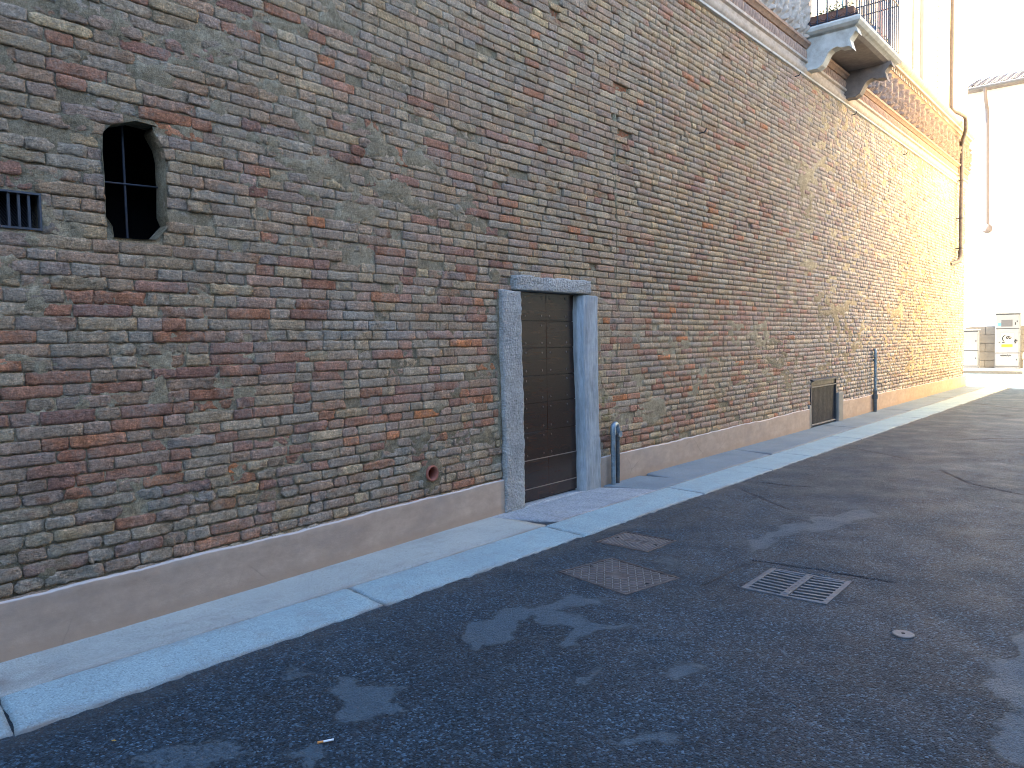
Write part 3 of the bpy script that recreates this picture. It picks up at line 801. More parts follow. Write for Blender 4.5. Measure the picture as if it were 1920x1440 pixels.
# slab with moulded edge on three sides
xs = [(.60, .055, 5.485), (.625, .03, 5.500), (.66, -.005, 5.512), (.695, -.04, 5.545), (.70, -.045, 5.585), (.68, -.025, 5.615), (.665, -.01, 5.622)]
V = []; 
for (x, d, z) in xs:
    V += [(.0, BY0+d+.04, z), (x, BY0+d+.04, z), (x, BY1-d-.04, z), (.0, BY1-d-.04, z)]
Q = [(i*4+k, i*4+k+1, (i+1)*4+k+1, (i+1)*4+k) for i in range(len(xs)-1) for k in range(3)]
n0 = (len(xs)-1)*4
Q += [(3, 2, 1, 0), (n0, n0+1, n0+2, n0+3)]
npmesh('slab', V, Q, [M['stone']], bc, smooth=False)
CP = [(-.0, 5.484), (.60, 5.484), (.661, 5.479), (.686, 5.38), (.649, 5.418), (.581, 5.324), (.616, 5.195), (.576, 5.237), (.475, 5.242), (.426, 5.269), (.352, 5.251), (.313, 5.218), (.28, 5.15), (.236, 5.073), (.17, 5.04), (.081, 5.044), (0.0, 5.032)]
CP = [(x*.955, z if z < 5.47 else 5.4845) for x, z in CP]
for ya, mt in ((10.50, 'stone'), (12.14, 'darkened')):
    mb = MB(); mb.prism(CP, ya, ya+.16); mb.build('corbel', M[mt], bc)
mb = MB()
for k in range(7): mb.bb((.02, 10.665, 5.06+k*.0), (.021, 10.666, 5.07)) if 0 else None
mb.prism([(.02, 5.445), (.55, 5.445), (.60, 5.4835), (.02, 5.4835)], 10.661, 12.139); mb.build('soffit', M['darkened'], bc)
rl = empty('railing', (0, 0, 0), 0, bc)
mb = MB(); T = .006
def curl(mb, p, d, s=1):
    pts = [Vector(p)+Vector(d)*(.03*math.cos(a)*(1-a/9))*s+Vector((0, 0, .035+.03*math.sin(a)*(1-a/9))) for a in np.linspace(-1.5, 5, 12)]
    mb.tube(pts, .004, 5)
RX = .645; ya_, yb_ = BY0+.05, BY1-.05
mb.tube([(.02, ya_, 5.645), (RX, ya_, 5.645)], .008, 6); mb.tube([(RX, ya_, 5.645), (RX, yb_, 5.645)], .008, 6); mb.tube([(.02, yb_, 5.645), (RX, yb_, 5.645)], .008, 6)
for zt in (6.43, 6.56):
    mb.tube([(.02, ya_, zt), (RX, ya_, zt)], .009, 6); mb.tube([(RX, ya_, zt), (RX, yb_, zt)], .009, 6); mb.tube([(.02, yb_, zt), (RX, yb_, zt)], .009, 6)
mb.build('rail_frame', M['rail'], rl)
spots = [(.06+.117*k, ya_, (1, 0, 0)) for k in range(6)]+[(RX, ya_+.105*k, (0, 1, 0)) for k in range(20)]+[(.06+.117*k, yb_, (1, 0, 0)) for k in range(6)]
for (x, y, d) in spots:
    mb = MB(); mb.tube([(x, y, 5.622), (x, y, 6.56)], .0075, 6); curl(mb, (x, y, 5.63), d); mb.build('baluster', M['rail'], rl)

# bring storey heights and the balcony to their surveyed size
def descend(o):
    for c in o.children:
        yield c; yield from descend(c)
ZA = [4.93, 5.03, 5.44, 5.485, 5.622, 6.05, 6.38, 9.6]; ZB = [5.54, 5.61, 6.07, 6.10, 6.25, 6.74, 7.04, 11.0]
bpy.context.view_layer.update()
for root in (cn, up, bc):
    balc = root is bc
    for o in list(descend(root)):
        if o.type != 'MESH': continue
        in_window = o.parent is bw
        n = len(o.data.vertices); c = np.empty(n*3, np.float32); o.data.vertices.foreach_get('co', c); c = c.reshape(-1, 3)
        c[:, 2] = np.interp(c[:, 2], ZA, ZB)
        if balc or in_window: c[:, 1] = 12.18+(c[:, 1]-10.42)*1.152
        if balc: c[:, 0] *= 1.22
        o.data.vertices.foreach_set('co', c.ravel()); o.data.update()

# ------------------------------------------------------------------ things on the balcony
def leaves(name, c, ext, n, size, m, parent, seed=0):
    r = random.Random(seed); V = []; Q = []
    for i in range(n):
        p = Vector((c[0]+r.gauss(0, .45)*ext[0], c[1]+r.gauss(0, .45)*ext[1], c[2]+abs(r.gauss(0, .55))*ext[2]))
        s = size*r.uniform(.6, 1.4); e = Euler((r.uniform(-1.2, 1.2), r.uniform(-1.2, 1.2), r.uniform(0, 6.3))).to_matrix()
        k = len(V)
        for q in ((-.5, 0, 0), (0, -.28, .06), (.5, 0, 0), (0, .28, .06)): V.append(tuple(p+e @ (Vector(q)*s)))
        Q.append((k, k+1, k+2, k+3))
    return npmesh(name, V, Q, [m], parent, smooth=False)
fb = empty('flower_box', (.06, 12.29, 6.25)); fb.scale = (1.2, 1.15, 1.05); tag(fb, 'long terracotta flower box behind the near end railing of the balcony', 'planter')
mb = MB(); mb.prism([(-.0, 0), (.14, 0), (.17, .135), (.18, .15), (-.03, .15), (-.02, .135)], 0, .56, 'y')
o = mb.build('box', M['pot'], fb); o.rotation_euler = (0, 0, -math.pi/2); o.location = (0, .15, 0)
mb = MB()
for k in range(4):
    pts = [(.02+.14*k+.06*math.cos(a)+.06, -.012, .11+.045*math.sin(a)) for a in np.linspace(math.pi, 2*math.pi, 8)]
    mb.tube([Vector(p) for p in pts], .008, 6)
mb.build('swag', M['pot'], fb)
leaves('foliage', (.28, .08, .16), (.28, .09, .10), 260, .035, M['leaf'], fb, 3)
bp = empty('flower_pot', (.63, 13.5, 6.25)); tag(bp, 'blue pot standing behind the long side railing of the balcony', 'flower pot')
mb = MB(); mb.tube([(0, 0, 0), (0, 0, .19), (0, 0, .20), (0, 0, .22)], [.065, .085, .095, .095], 16); mb.build('pot', M['bluepot'], bp, True)
leaves('foliage', (0, 0, .22), (.10, .10, .10), 60, .04, M['leaf'], bp, 5)
bp2 = empty('flower_pot', (.61, 14.2, 6.25)); tag(bp2, 'small dark leafy pot plant in the far corner of the balcony', 'flower pot')
mb = MB(); mb.tube([(0, 0, 0), (0, 0, .12), (0, 0, .14)], [.05, .065, .07], 14); mb.build('pot', M['bluepot'], bp2, True)
leaves('foliage', (0, 0, .13), (.10, .12, .12), 120, .05, M['leaf'], bp2, 8)

# ------------------------------------------------------------------ pipes on the wall
def bend(a, b, c, n=6):
    a, b, c = Vector(a), Vector(b), Vector(c)
    return [(a*(1-t)**2+b*2*t*(1-t)+c*t*t) for t in np.linspace(0, 1, n)]
dp = empty('downpipe', (.1, 23.7, 0)); tag(dp, 'brown rainwater downpipe jogging round the cornice at the far wall corner', 'downpipe')
def L(p): return (p[0]-.1, p[1]-23.7, p[2])
up_ = [L((.12, 22.3, 10.9)), L((.12, 22.3, 7.30))]
jog = bend(L((.12, 22.3, 7.25)), L((.12, 22.3, 7.12)), L((.26, 22.5, 7.10)))+bend(L((.30, 22.85, 7.10)), L((.32, 23.05, 7.10)), L((.32, 23.05, 6.96)))
dn = bend(L((.32, 23.05, 6.86)), L((.32, 23.05, 6.74)), L((.2, 23.4, 6.66)))+bend(L((.16, 23.6, 6.63)), L((.12, 23.7, 6.6)), L((.12, 23.7, 6.45)))
lo = [L((.12, 23.7, 6.45)), L((.12, 23.7, 3.74))]
mb = MB(); mb.tube(up_+jog[1:]+dn+lo[1:], .048, 12); mb.build('upper_pipe', M['downpipe'], dp, True)
mb = MB(); mb.tube([L((.12, 23.7, 3.76))]+bend(L((.12, 23.7, 3.66)), L((.12, 23.7, 3.50)), L((.10, 23.45, 3.44)))+[L((-.02, 23.1, 3.36))], .058, 12); mb.build('elbow', M['downpipe'], dp, True)
for z in (5.6, 4.6, 3.80):
    mb = MB(); mb.bb(L((-.02, 23.68, z)), L((.13, 23.72, z+.02))); mb.tube([L((.12, 23.7, z-.005)), L((.12, 23.7, z+.025))], .056, 12); mb.build('bracket', M['iron'], dp)

g1 = empty('gas_pipe', (.07, 6.64, .019)); g1.scale = (1, 1, 1.03); tag(g1, 'pair of grey standpipes joined by an elbow beside the stone door jamb', 'pipe')
mb = MB(); mb.tube([(0, 0, .0), (0, 0, .52)], .024, 14); mb.tube([(0, 0, .50), (0, 0, .53)], .030, 14); mb.build('front_pipe', M['pipe'], g1, True)
mb = MB(); mb.tube([(0, 0, .53)]+bend((0, 0, .545), (0, 0, .60), (-.01, .055, .60))+bend((-.01, .06, .60), (-.012, .095, .60), (-.012, .095, .55)), .029, 14); mb.tube([(-.012, .095, .56), (-.012, .095, .51)], .034, 10); mb.tube([(-.05, .10, .50), (.01, .10, .50), (.03, .10, .50)], [.02, .034, .034], 8); mb.build('elbow', M['pipe'], g1, True)
mb = MB(); mb.tube([(-.012, .10, 0), (-.012, .10, .50)], .023, 14); mb.tube([(-.012, .10, .44), (-.012, .10, .47)], .03, 10); mb.tube([(-.012, .10, .30), (-.012, .10, .18)], .026, 10); mb.build('back_pipe', M['pipedark'], g1, True)
g2 = empty('gas_pipe', (.07, 16.0, .019)); g2.scale = (1, 1, 1.04); tag(g2, 'tall single grey standpipe with dark sleeve beyond the iron hatch', 'pipe')
mb = MB(); mb.tube([(0, 0, .40), (0, 0, 1.10)]+bend((0, 0, 1.11), (0, 0, 1.17), (-.02, .05, 1.17))+[(-.03, .08, 1.165)]+bend((-.03, .09, 1.16), (-.03, .11, 1.16), (-.03, .11, 1.10))+[(-.03, .11, .98), (-.10, .11, .96)], .027, 12); mb.tube([(0, 0, .44), (0, 0, .40)], .036, 12); mb.build('upper_pipe', M['pipe'], g2, True)
mb = MB(); mb.tube([(-.0, 0, .0), (-.0, 0, .40)], .036, 12); mb.tube([(0, 0, .33), (0, 0, .24)], .048, 12); mb.build('sleeve', M['pipedark'], g2, True)

# wall hooks and staples
for (y, z) in ((11.88, 5.45), (14.66, 5.46), (18.2, 5.37), (8.74, 4.0)):
    mb = MB(); mb.tube([(-.01, 0, 0), (.05, 0, 0)]+bend((.05, 0, 0), (.08, 0, 0), (.08, .02, .05)), .008, 6)
    o = mb.build('wall_hook', M['iron']); o.location = (0, y, z)
    tag(o, {11.88: 'small iron hook just under the cornice left of the balcony', 14.66: 'small iron hook under the cornice right of the balcony', 18.2: 'small iron hook under the cornice near the bright corner', 8.74: 'bent iron staple alone in the middle of the upper brickwork'}[y], 'hook', 'iron hooks in the brick wall')

# ------------------------------------------------------------------ ground, road, kerb, pavement
npmesh('ground', [(-300, -300, -.45), (300, -300, -.45), (300, 300, -.45), (-300, 300, -.45)], [(0, 1, 2, 3)], [M['ground']])['kind'] = 'structure'
PATCH = {'A': [(1.68, 2.77), (1.57, 2.91), (1.57, 3.12), (1.65, 3.34), (1.75, 3.69), (1.97, 3.7), (1.87, 3.46), (1.81, 3.3), (1.98, 3.28), (2.13, 3.25), (2.3, 3.43), (2.19, 3.11), (2.24, 2.98), (2.14, 2.92), (2.05, 3.09), (1.84, 3.12), (1.89, 2.88), (1.81, 2.73)],
'B': [(1.7, 1.92), (1.61, 2.04), (1.64, 2.1), (1.74, 2.08), (1.87, 2.12), (1.99, 2.03), (1.97, 1.92), (1.94, 1.79), (1.76, 1.84)],
'C': [(2.69, 3.01), (2.73, 3.15), (2.81, 3.14), (2.86, 3.05), (2.84, 2.94)], 'D': [(2.36, 2.70), (2.41, 2.85), (2.47, 2.67)],
'E': [(2.82, 2.42), (2.95, 2.57), (2.98, 2.42)], 'F': [(1.28, 1.89), (1.42, 2.06), (1.53, 2.01), (1.44, 1.9)],
'G': [(1.98, 5.43), (2.11, 6.27), (2.38, 7.09), (2.57, 6.72), (2.27, 5.84), (2.16, 5.11)],
'H': [(3.78, 3.63), (3.84, 3.74), (3.84, 4.24), (3.9, 4.75), (4.6, 4.6), (4.6, 2.9), (3.94, 3.1), (3.89, 3.31), (3.91, 3.49)],
'I': [(1.75, 4.56), (1.9, 4.75), (2.04, 4.54), (1.93, 4.38)], 'J': [(1.5, 1.16), (1.54, 1.34), (1.7, 1.44), (1.87, 1.37), (1.8, 1.1)], 'J2': [(1.87, 1.42), (1.94, 1.65), (2.08, 1.52)],
'K': [(2.9, 8.0), (3.1, 9.6), (3.8, 9.2), (3.6, 7.6)], 'L': [(2.2, 14.6), (2.2, 16.3), (3.1, 16.2), (2.9, 14.2)]}
CRACKS = [[(1.22, 7.72), (1.5, 7.67), (1.71, 7.75)], [(1.22, 7.22), (1.53, 6.92), (1.9, 6.62)], [(1.15, 10.74), (1.54, 10.53), (2.04, 10.15)], [(2.28, 4.93), (2.68, 4.99), (3.14, 4.98)], [(1.17, 19.34), (1.75, 18.54), (2.35, 18.0)], [(2.5, 9.5), (2.9, 8.8), (3.6, 8.3)], [(2.1, 12.3), (2.6, 12.9), (3.3, 13.2)], [(2.26, 4.25), (2.27, 4.76), (2.30, 4.93)], [(3.0, 11.4), (3.4, 10.6), (3.9, 10.4)]]
xs = np.concatenate([[.30, .6], np.arange(.92, 4.4, .0125), np.arange(4.4, 9.0, .1)])
ys = np.concatenate([np.arange(-4, .5, .1), np.arange(.5, 6., .0115), np.arange(6., 10, .018), np.arange(10, 33.0, .05)]); ys[-1] = 33.0
Xg, Yg = np.meshgrid(xs, ys, indexing='ij')
wx = .34*(fbm(Xg*5, Yg*5, 1, 5)-.5); wy = .42*(fbm(Xg*5+9, Yg*5, 3, 5)-.5)
PX = (Xg+wx).ravel(); PY = (Yg+wy).ravel(); PP = np.stack([PX, PY], 1)
patch = np.zeros(len(PP))
for k, poly in PATCH.items():
    poly = np.array(poly); c = poly.mean(0)
    near = (np.abs(PP-c) < (poly.max(0)-poly.min(0))*.9+.15).all(1); idx = np.where(near)[0]
    P = PP[idx]; ins = inside(P, poly); dd = np.linalg.norm(P-project_out(P, poly), axis=1)
    s = np.where(ins, dd, -dd); a = {'G': .75, 'K': .45, 'L': .55, 'I': .6, 'F': .7, 'J': .75}.get(k, 1.)
    patch[idx] = np.maximum(patch[idx], a*sm(-.05, .06, s))
patch = patch.reshape(Xg.shape)
soft = .46*sm(.50, .72, fbm(Xg*1.1, Yg*.5, 4, 5))*sm(1.1, 1.8, Xg)*sm(2.5, 5.5, Yg)
patch = np.maximum(patch, soft)
e = .99+.006*Yg
gut = sm(.16, .03, (Xg-e)+.05*(fbm(Xg*3, Yg*3, 5, 3)-.5))
crack = np.zeros_like(Xg)
wxx = (Xg+.03*(fbm(Xg*5, Yg*5, 7, 3)-.5)); wyy = (Yg+.05*(fbm(Xg*5+3, Yg*5, 8, 3)-.5))
for cpts in CRACKS:
    for a, b in zip(cpts, cpts[1:]):
        a = np.array(a); b = np.array(b); d = b-a
        t = np.clip(((wxx-a[0])*d[0]+(wyy-a[1])*d[1])/(d@d), 0, 1)
        dist = np.hypot(wxx-a[0]-t*d[0], wyy-a[1]-t*d[1])
        w = .011+.0012*max(a[1]-4, 0)
        crack = np.maximum(crack, sm(w*1.6, w*.4, dist)*(.55+.45*vn(Xg*8, Yg*8, 4)))
Zg = .004*(fbm(Xg*2, Yg*2, 6, 3)-.5)+.0022*(vn(Xg*55, Yg*55, 2)-.5)-.010*crack
Zg = Zg+.010*gut*sm(.09, .0, Xg-e)*vn(Xg*20, Yg*20, 5)
GR = []
def sink(c, hx, hy, rot, d):
    global Zg, crack
    dx = Xg-c[0]; dy = Yg-c[1]; ca, sa = math.cos(rot), math.sin(rot)
    lx = np.abs(dx*ca+dy*sa)-hx; ly = np.abs(-dx*sa+dy*ca)-hy
    ring = np.maximum(lx, ly)
    Zg = np.where(ring < -.012, -d, Zg)
    crack = np.maximum(crack, .8*sm(.045, .0, ring)*(ring > -.02)*vn(Xg*12, Yg*12, 9))
    Zg = np.where((ring > -.012) & (ring < .02), np.minimum(Zg, -.001), Zg)
sink((2.70, 4.595), .25, .25, R(1), .16); sink((1.73, 4.12), .30, .245, R(-12), .03); sink((1.39, 4.90), .225, .20, R(-2), .03)
road = npmesh('road', np.stack([Xg, Yg, Zg], -1).reshape(-1, 3), gridquads(len(xs), len(ys)), [M['asphalt']], None,
              np.stack([patch, gut*.8, crack*1.0], -1).reshape(-1, 3))
road['kind'] = 'structure'

def stone_strip(name, pieces, m, z, res=.035, gap=.006, stain=None, seed=0, edgewob=.004):
    """pieces: list of (x0,x1,y0,y1,skew) slabs with softly rounded, chipped edges"""
    V = []; Q = []; C = []; off = 0
    for pi, (x0, x1, y0, y1, sk) in enumerate(pieces):
        nx = max(8, int((x1-x0)/res)); ny = max(8, int((y1-y0)/res))
        f = lambda n: np.concatenate([[0, 0, .012, .03], np.linspace(.05, .95, n), [.97, .988, 1, 1]])
        U, W = np.meshgrid(f(nx), f(ny), indexing='ij')
        X = x0+gap/2+(x1-x0-gap)*U; Y = y0+gap/2+(y1-y0-gap)*W+sk*(U-.5)
        ex = np.minimum(U, 1-U)*(x1-x0); ey = np.minimum(W, 1-W)*(y1-y0); ed = np.minimum(ex, ey)
        n = vn(X*22+pi*3, Y*22, 3+seed)-.5; n2 = vn(X*5+pi, Y*5, 4)-.5
        X = X+n*edgewob*sm(.04, 0, ex)*2; Y = Y+n*edgewob*sm(.04, 0, ey)*2
        Z = z-.007*sm(.014, 0, ed)+.0012*n+.003*n2*.5+.001*pi % .003
        rimm = np.zeros(U.shape, bool); rimm[0] = rimm[-1] = True; rimm[:, 0] = rimm[:, -1] = True
        Z = np.where(rimm, -.02, Z)
        c = np.zeros(U.shape+(3,)); c[..., 0] = .6*sm(.016, 0, ed)*vn(X*15, Y*15, 8)+.35*sm(.06, 0, (1-U)*(x1-x0))*vn(X*9, Y*4, 2)+.35*sm(.10, 0, U*(x1-x0))*sm(.4, .8, fbm(X*9, Y*3, 6))
        if stain is not None: c[..., 0] = np.maximum(c[..., 0], stain(X, Y))
        V.append(np.stack([X, Y, Z], -1).reshape(-1, 3)); C.append(c.reshape(-1, 3))
        Q.append(gridquads(*U.shape)+off); off += U.size
    o = npmesh(name, np.concatenate(V), np.concatenate(Q), [m], None, np.concatenate(C)); o['kind'] = 'structure'
    return o
KJ = [-3.2, -1.2, .98, 2.83, 4.79, 6.79, 8.45, 9.68, 11.7, 13.7, 15.2, 16.6, 18.6, 20.6, 22.6, 24.6, 26.4, 28.4]
stone_strip('kerb', [(.578, .99+.006*a, a, b, -.06) for a, b in zip(KJ, KJ[1:])], M['kerb'], .019, gap=.010, edgewob=.007)
def st1(X, Y):
    return .75*np.exp(-((Y-.95-.5*(X-.3))/.26)**2-((X-.45)/.10)**2)*sm(.3, .7, vn(X*12, Y*6, 3)+.2)+.25*sm(.6, .8, fbm(X*8, Y*3, 5))
stone_strip('pavement', [(-.05, .577, Y0, 4.86, 0)], M['pave'], .022, .03, .002, st1)
stone_strip('pavement', [(-.05, .577, 4.863, 6.55, .30)], M['rough'], .020, .02, .003)
stone_strip('pavement', [(-.05, .577, a, b, sk) for a, b, sk in ((6.56, 7.3, .1), (7.31, 9.6, -.2), (9.61, 13.1, -.12), (13.11, 16.6, -.12), (16.61, 20.4, -.12), (20.41, 25.28, -.12))], M['slab'], .021, .05, .007)
mb = MB(); mb.bb((-26, 25.285, -.3), (.577, 28.4, .018)); mb.build('pavement', M['pale_pave'])['kind'] = 'structure'
mb = MB(); mb.bb((-26, 28.4, -.3), (.3, 33.0, -.005)); mb.bb((9.0, -30, -.3), (30, 33.0, -.001)); mb.bb((.3, -30, -.3), (9.0, -4, -.001)); mb.bb((-26, 33.0, -.3), (30, 33.6, .0)); mb.build('road', M['asphalt'])['kind'] = 'structure'
mb = MB(); mb.bb((-26, 33.6, -.3), (30, 33.85, .12), .01); mb.build('kerb', M['ash'])['kind'] = 'structure'
mb = MB(); mb.bb((-26, 33.85, -.3), (30, 36.4, .115)); mb.build('pavement', M['pale_pave'])['kind'] = 'structure'

# ------------------------------------------------------------------ covers in the road
def cover(name, c, hx, hy, rz, label, style):
    t = empty(name, (c[0], c[1], 0), rz); tag(t, label, 'manhole cover')
    mb = MB(); w = .013
    for s in (-1, 1):
        mb.bb((s*hx-w if s > 0 else -hx, -hy, -.03), (s*hx if s > 0 else -hx+w, hy, .003), .002)
        mb.bb((-hx+w+.0005, s*hy-w if s > 0 else -hy, -.03), (hx-w-.0005, s*hy if s > 0 else -hy+w, .003), .002)
    mb.build('frame', M['cast'], t)
    gx = hx-w-.007; gy = hy-w-.007
    mb = MB(); mb.bb((-gx, -gy, -.02), (gx, gy, -.0025), .001, 0)
    if style == 'weave':
        n = 16; m = 13; px = 2*gx/n; py = 2*gy/m
        for i in range(n):
            for j in range(m):
                x = -gx+px*(i+.5); y = -gy+py*(j+.5)
                if abs(x) < .06 and abs(y) < .05: continue
                mb.box((x, y, -.0005), (px*.95, .0075, .006), (0, 0, R(45) if (i+j) % 2 else R(-45)), mat=1)
    else:
        n = 17; p = 2*gx/n
        for i in range(n):
            x = -gx+p*(i+.5)
            if abs(x) < .08:
                mb.box((x, -gy*.62, 0), (.009, gy*.6, .006), mat=1); mb.box((x, gy*.62, 0), (.009, gy*.6, .006), mat=1)
            else: mb.box((x, 0, 0), (.009, 2*gy*.94, .006), mat=1)
        mb.box((0, -.055, 0), (.16, .008, .006), mat=1); mb.box((0, .055, 0), (.16, .008, .006), mat=1)
        for s in (-1, 1): mb.box((s*.03, 0, 0), (.008, .08, .006), mat=1)
    mb.build('lid', [M['cast'], M['tread']], t)
    for s in (-1, 1):
        mb = MB(); mb.box((s*(gx-.035), 0, .0005), (.03, .016, .008), None, .002); mb.build('key_hole', M['black'], t)
cover('manhole_cover', (1.73, 4.12), .302, .247, R(-12), 'larger rusty rectangular cover with woven tread set in the asphalt by the kerb', 'weave')
cover('manhole_cover', (1.39, 4.90), .225, .20, R(-2), 'smaller rusty rectangular cover with straight ribs touching the kerb before the door', 'ribs')
gt = empty('drain_grate', (2.70, 4.595, 0), R(1)); tag(gt, 'square iron drain grate with two rows of slots in the road', 'drain grate')
mb = MB(); h = .25
for s in (-1, 1):
    mb.bb((-h if s < 0 else h-.032, -h, -.03), (-h+.032 if s < 0 else h, h, .006), .003)
    mb.bb((-h+.033, -h if s < 0 else h-.022, -.03), (h-.033, -h+.022 if s < 0 else h, .004), .003)
mb.build('frame', M['grate'], gt)
mb = MB(); mb.bb((-.022, -h+.023, -.03), (.022, h-.023, .004), .002)
N = 8; p = 2*(h-.022)/N
for i in range(N+1):
    y = -h+.022+p*i
    for s in (-1, 1):
        # gently dished bars
        xa, xb = (.0225, h-.0325) if s > 0 else (-h+.0325, -.0225)
        for k in range(5):
            u0 = xa+(xb-xa)*k/5; u1 = xa+(xb-xa)*(k+1)/5; d = -.008*(1-abs((u0+u1)/2)/h)
            if i in (0, N): yy = y+(.008 if i == 0 else -.008)
            else: yy = y
            mb.bb((u0, yy-.012, -.03), (u1, yy+.012, .003+d))
for i in range(7): mb.box((0, -h+.05+p*(i+.5)-.02, .004), (.012, .008, .004))
mb.build('slotted_plate', M['grate'], gt)
mb = MB(); mb.bb((-h, -h, -.30), (h, h, -.20)); 
for s in (-1, 1): mb.bb((s*h-.002, -h, -.2), (s*h+.002, h, -.031)); mb.bb((-h, s*h-.002, -.2), (h, s*h+.002, -.031))
mb.build('sump', M['black'], gt)
dc = empty('access_cap', (3.40, 4.135, .0)); tag(dc, 'small round pale metal cap alone in the asphalt', 'access cap')
mb = MB(); mb.tube([(0, 0, -.01), (0, 0, .005), (0, 0, .008)], [.052, .052, .047], 32); mb.build('disc', M['disc'], dc)
mb = MB(); mb.tube([(0, 0, .0075), (0, 0, .0095)], [.010, .009], 12); mb.build('screw', M['black'], dc)
cg = empty('cigarette', (1.985, 1.68, .008), math.atan2(.05, .03)); tag(cg, 'cigarette end with orange filter lying on the asphalt', 'cigarette')
mb = MB(); mb.tube([(-.008, 0, 0), (.030, 0, .001)], .0040, 10); mb.build('paper_tube', M['cigw'], cg, True)
mb = MB(); mb.tube([(-.030, 0, 0), (-.0082, 0, 0)], .0041, 10); mb.build('filter', M['cigo'], cg, True)
def leafobj(c, s, a):
    V = [(0, 0, .004), (s*.4, s*.3, .007), (s, 0, .004), (s*.4, -s*.3, .006), (s*.45, 0, .003)]
    o = npmesh('dry_leaf', V, [(0, 3, 4), (3, 2, 4), (2, 1, 4), (1, 0, 4)], [M['yleaf']], smooth=False); o.location = (c[0], c[1], .002); o.rotation_euler = (0, 0, a)
    tag(o, 'small yellow dry leaf on the asphalt near the kerb corner', 'leaf')
leafobj((1.33, 1.17), .022, .6)

# ------------------------------------------------------------------ buildings beyond
fbld = empty('far_building', (0, 36.4, 0)); tag(fbld, 'sunlit white house with tiled roof across the far side street', 'building')
mb = MB(); mb.bb((-1.95, 0, 1.80), (16, 9, 11.35)); mb.build('wall', M['white'], fbld)
mb = MB()
z = .08; r = 0
while z < 1.79:
    h_ = .345 if z+.345 < 1.8 else 1.8-z-.002
    x = -1.95-(.3 if r % 2 else 0)
    while x < 16:
        x2 = min(x+.72, 16); xa = max(x, -1.95)
        mb.bb((xa+.006, -.03, z+.006), (x2-.006, .3, z+h_-.006), .008); x = x2
    z += h_; r += 1
mb.bb((-1.93, .02, .0), (16, 9, 1.79))
mb.build('stone_base', M['ash'], fbld)
mb = MB()
mb.prism([(-.55, 11.25), (-.55, 11.32), (2.5, 12.45), (9, 11.15), (0, 11.25)], -2.05, 16.2, 'x'); rfo = mb.build('roof', M['tile'], fbld)
mb = MB()
for i in range(60):
    x = -2.0+i*.33
    for j in range(9):
        y0 = -.60+j*.34; z0 = 11.34+(y0+.55)*.370; a = math.atan(.370)
        n = 6
        pts = [Vector((x, y0, z0)), Vector((x, y0+.37, z0+.37*.37-.015))]
        b = bmesh.new(); A = []; B = []
        for k in range(n+1):
            an = math.pi*k/n; A.append(b.verts.new((x+.10*math.cos(an), y0, z0+.085*math.sin(an)))); B.append(b.verts.new((x+.085*math.cos(an), y0+.37, z0+.12+.07*math.sin(an))))
        for k in range(n): b.faces.new((A[k], A[k+1], B[k+1], B[k]))
        mb._add(b)
o = mb.build('tiles', M['tile'], rfo)
mb = MB(); mb.bb((-2.1, -.72, 11.2), (16.2, -.60, 11.30), .02); mb.build('gutter', M['cabdark'], fbld)
mb = MB(); mb.tube([(-1.27, -.62, 11.2)]+bend((-1.27, -.62, 11.05), (-1.27, -.5, 10.75), (-1.27, -.12, 10.5))+[(-1.26, -.12, 10.3), (-1.20, -.12, 5.9)], .065, 12); mb.tube([(-1.20, -.12, 5.92), (-1.20, -.12, 5.80), (-1.20, -.12, 5.64), (-1.20, -.12, 5.56)], [.06, .16, .16, .06], 14); mb.build('downpipe', M['drain'], fbld, True)
for xw_ in (3.0, 6.5, 10.0, 13.5):
    for zw in (3.2, 6.9):
        w_ = empty('window', (0, 0, 0), 0, fbld)
        mb = MB(); mb.bb((xw_, -.04, zw), (xw_+1.1, -.001, zw+1.8)); mb.build('shutter', M['dull'], w_); mb = MB(); mb.bb((xw_-.12, -.08, zw-.1), (xw_+1.22, -.002, zw-.005)); mb.build('sill', M['ash'], w_)

def squiggle(mb, pts, r): mb.tube([Vector(p) for p in pts], r, 5)
def cabinet(x0, x1, y, z0, z1, label, splits):
    t = empty('utility_cabinet', ((x0+x1)/2, y, z0)); tag(t, label, 'utility cabinet'); w = (x1-x0)/2; H = z1-z0
    mb = MB(); mb.bb((-w, 0, 0), (w, .35, H), .01); mb.bb((-w-.02, -.04, H), (w+.02, .38, H+.05), .01); mb.build('housing', M['cab'], t)
    zz = [.10]+splits+[H-.03]
    for a, b in zip(zz, zz[1:]):
        mb = MB(); mb.bb((-w+.03, -.02, a+.012), (w-.03, -.001, b-.012), .004); d = mb.build('door', M['cab'], t)
        mb = MB(); mb.bb((w-.10, -.035, (a+b)/2-.03), (w-.07, -.021, (a+b)/2+.03)); mb.build('handle', M['iron'], d)
    mb = MB()
    for a in [.10]+splits+[H-.03]: mb.bb((-w+.01, -.022, a-.010), (w-.01, -.0015, a+.010))
    mb.build('seam', M['iron'], t)
    return t, w, H
ca, w, H = cabinet(-2.15, -1.36, 35.7, .115, 1.64, 'white wall cabinet half hidden by the brick building corner', [.72])
cb, w, H = cabinet(-.79, .03, 35.7, .115, 2.28, 'tall light grey cabinet with poster, yellow strip and scribbled graffiti', [.62, 1.58])
mb = MB(); mb.bb((-.20, -.030, .85), (.22, -.0225, 1.40)); po = mb.build('poster', M['paper'], cb)
mb = MB(); mb.bb((-.19, -.034, .855), (.19, -.0305, .965)); mb.build('yellow_strip', M['yellow'], po)
mb = MB()
y_ = -.040
squiggle(mb, [(-.08+.07*math.cos(a), y_, 1.19+.11*math.sin(a)) for a in np.linspace(1.2, 4.4, 10)], .020)
squiggle(mb, [(-.05+i*.028, y_, 1.20+.035*math.sin(i*2.1)) for i in range(8)], .020)
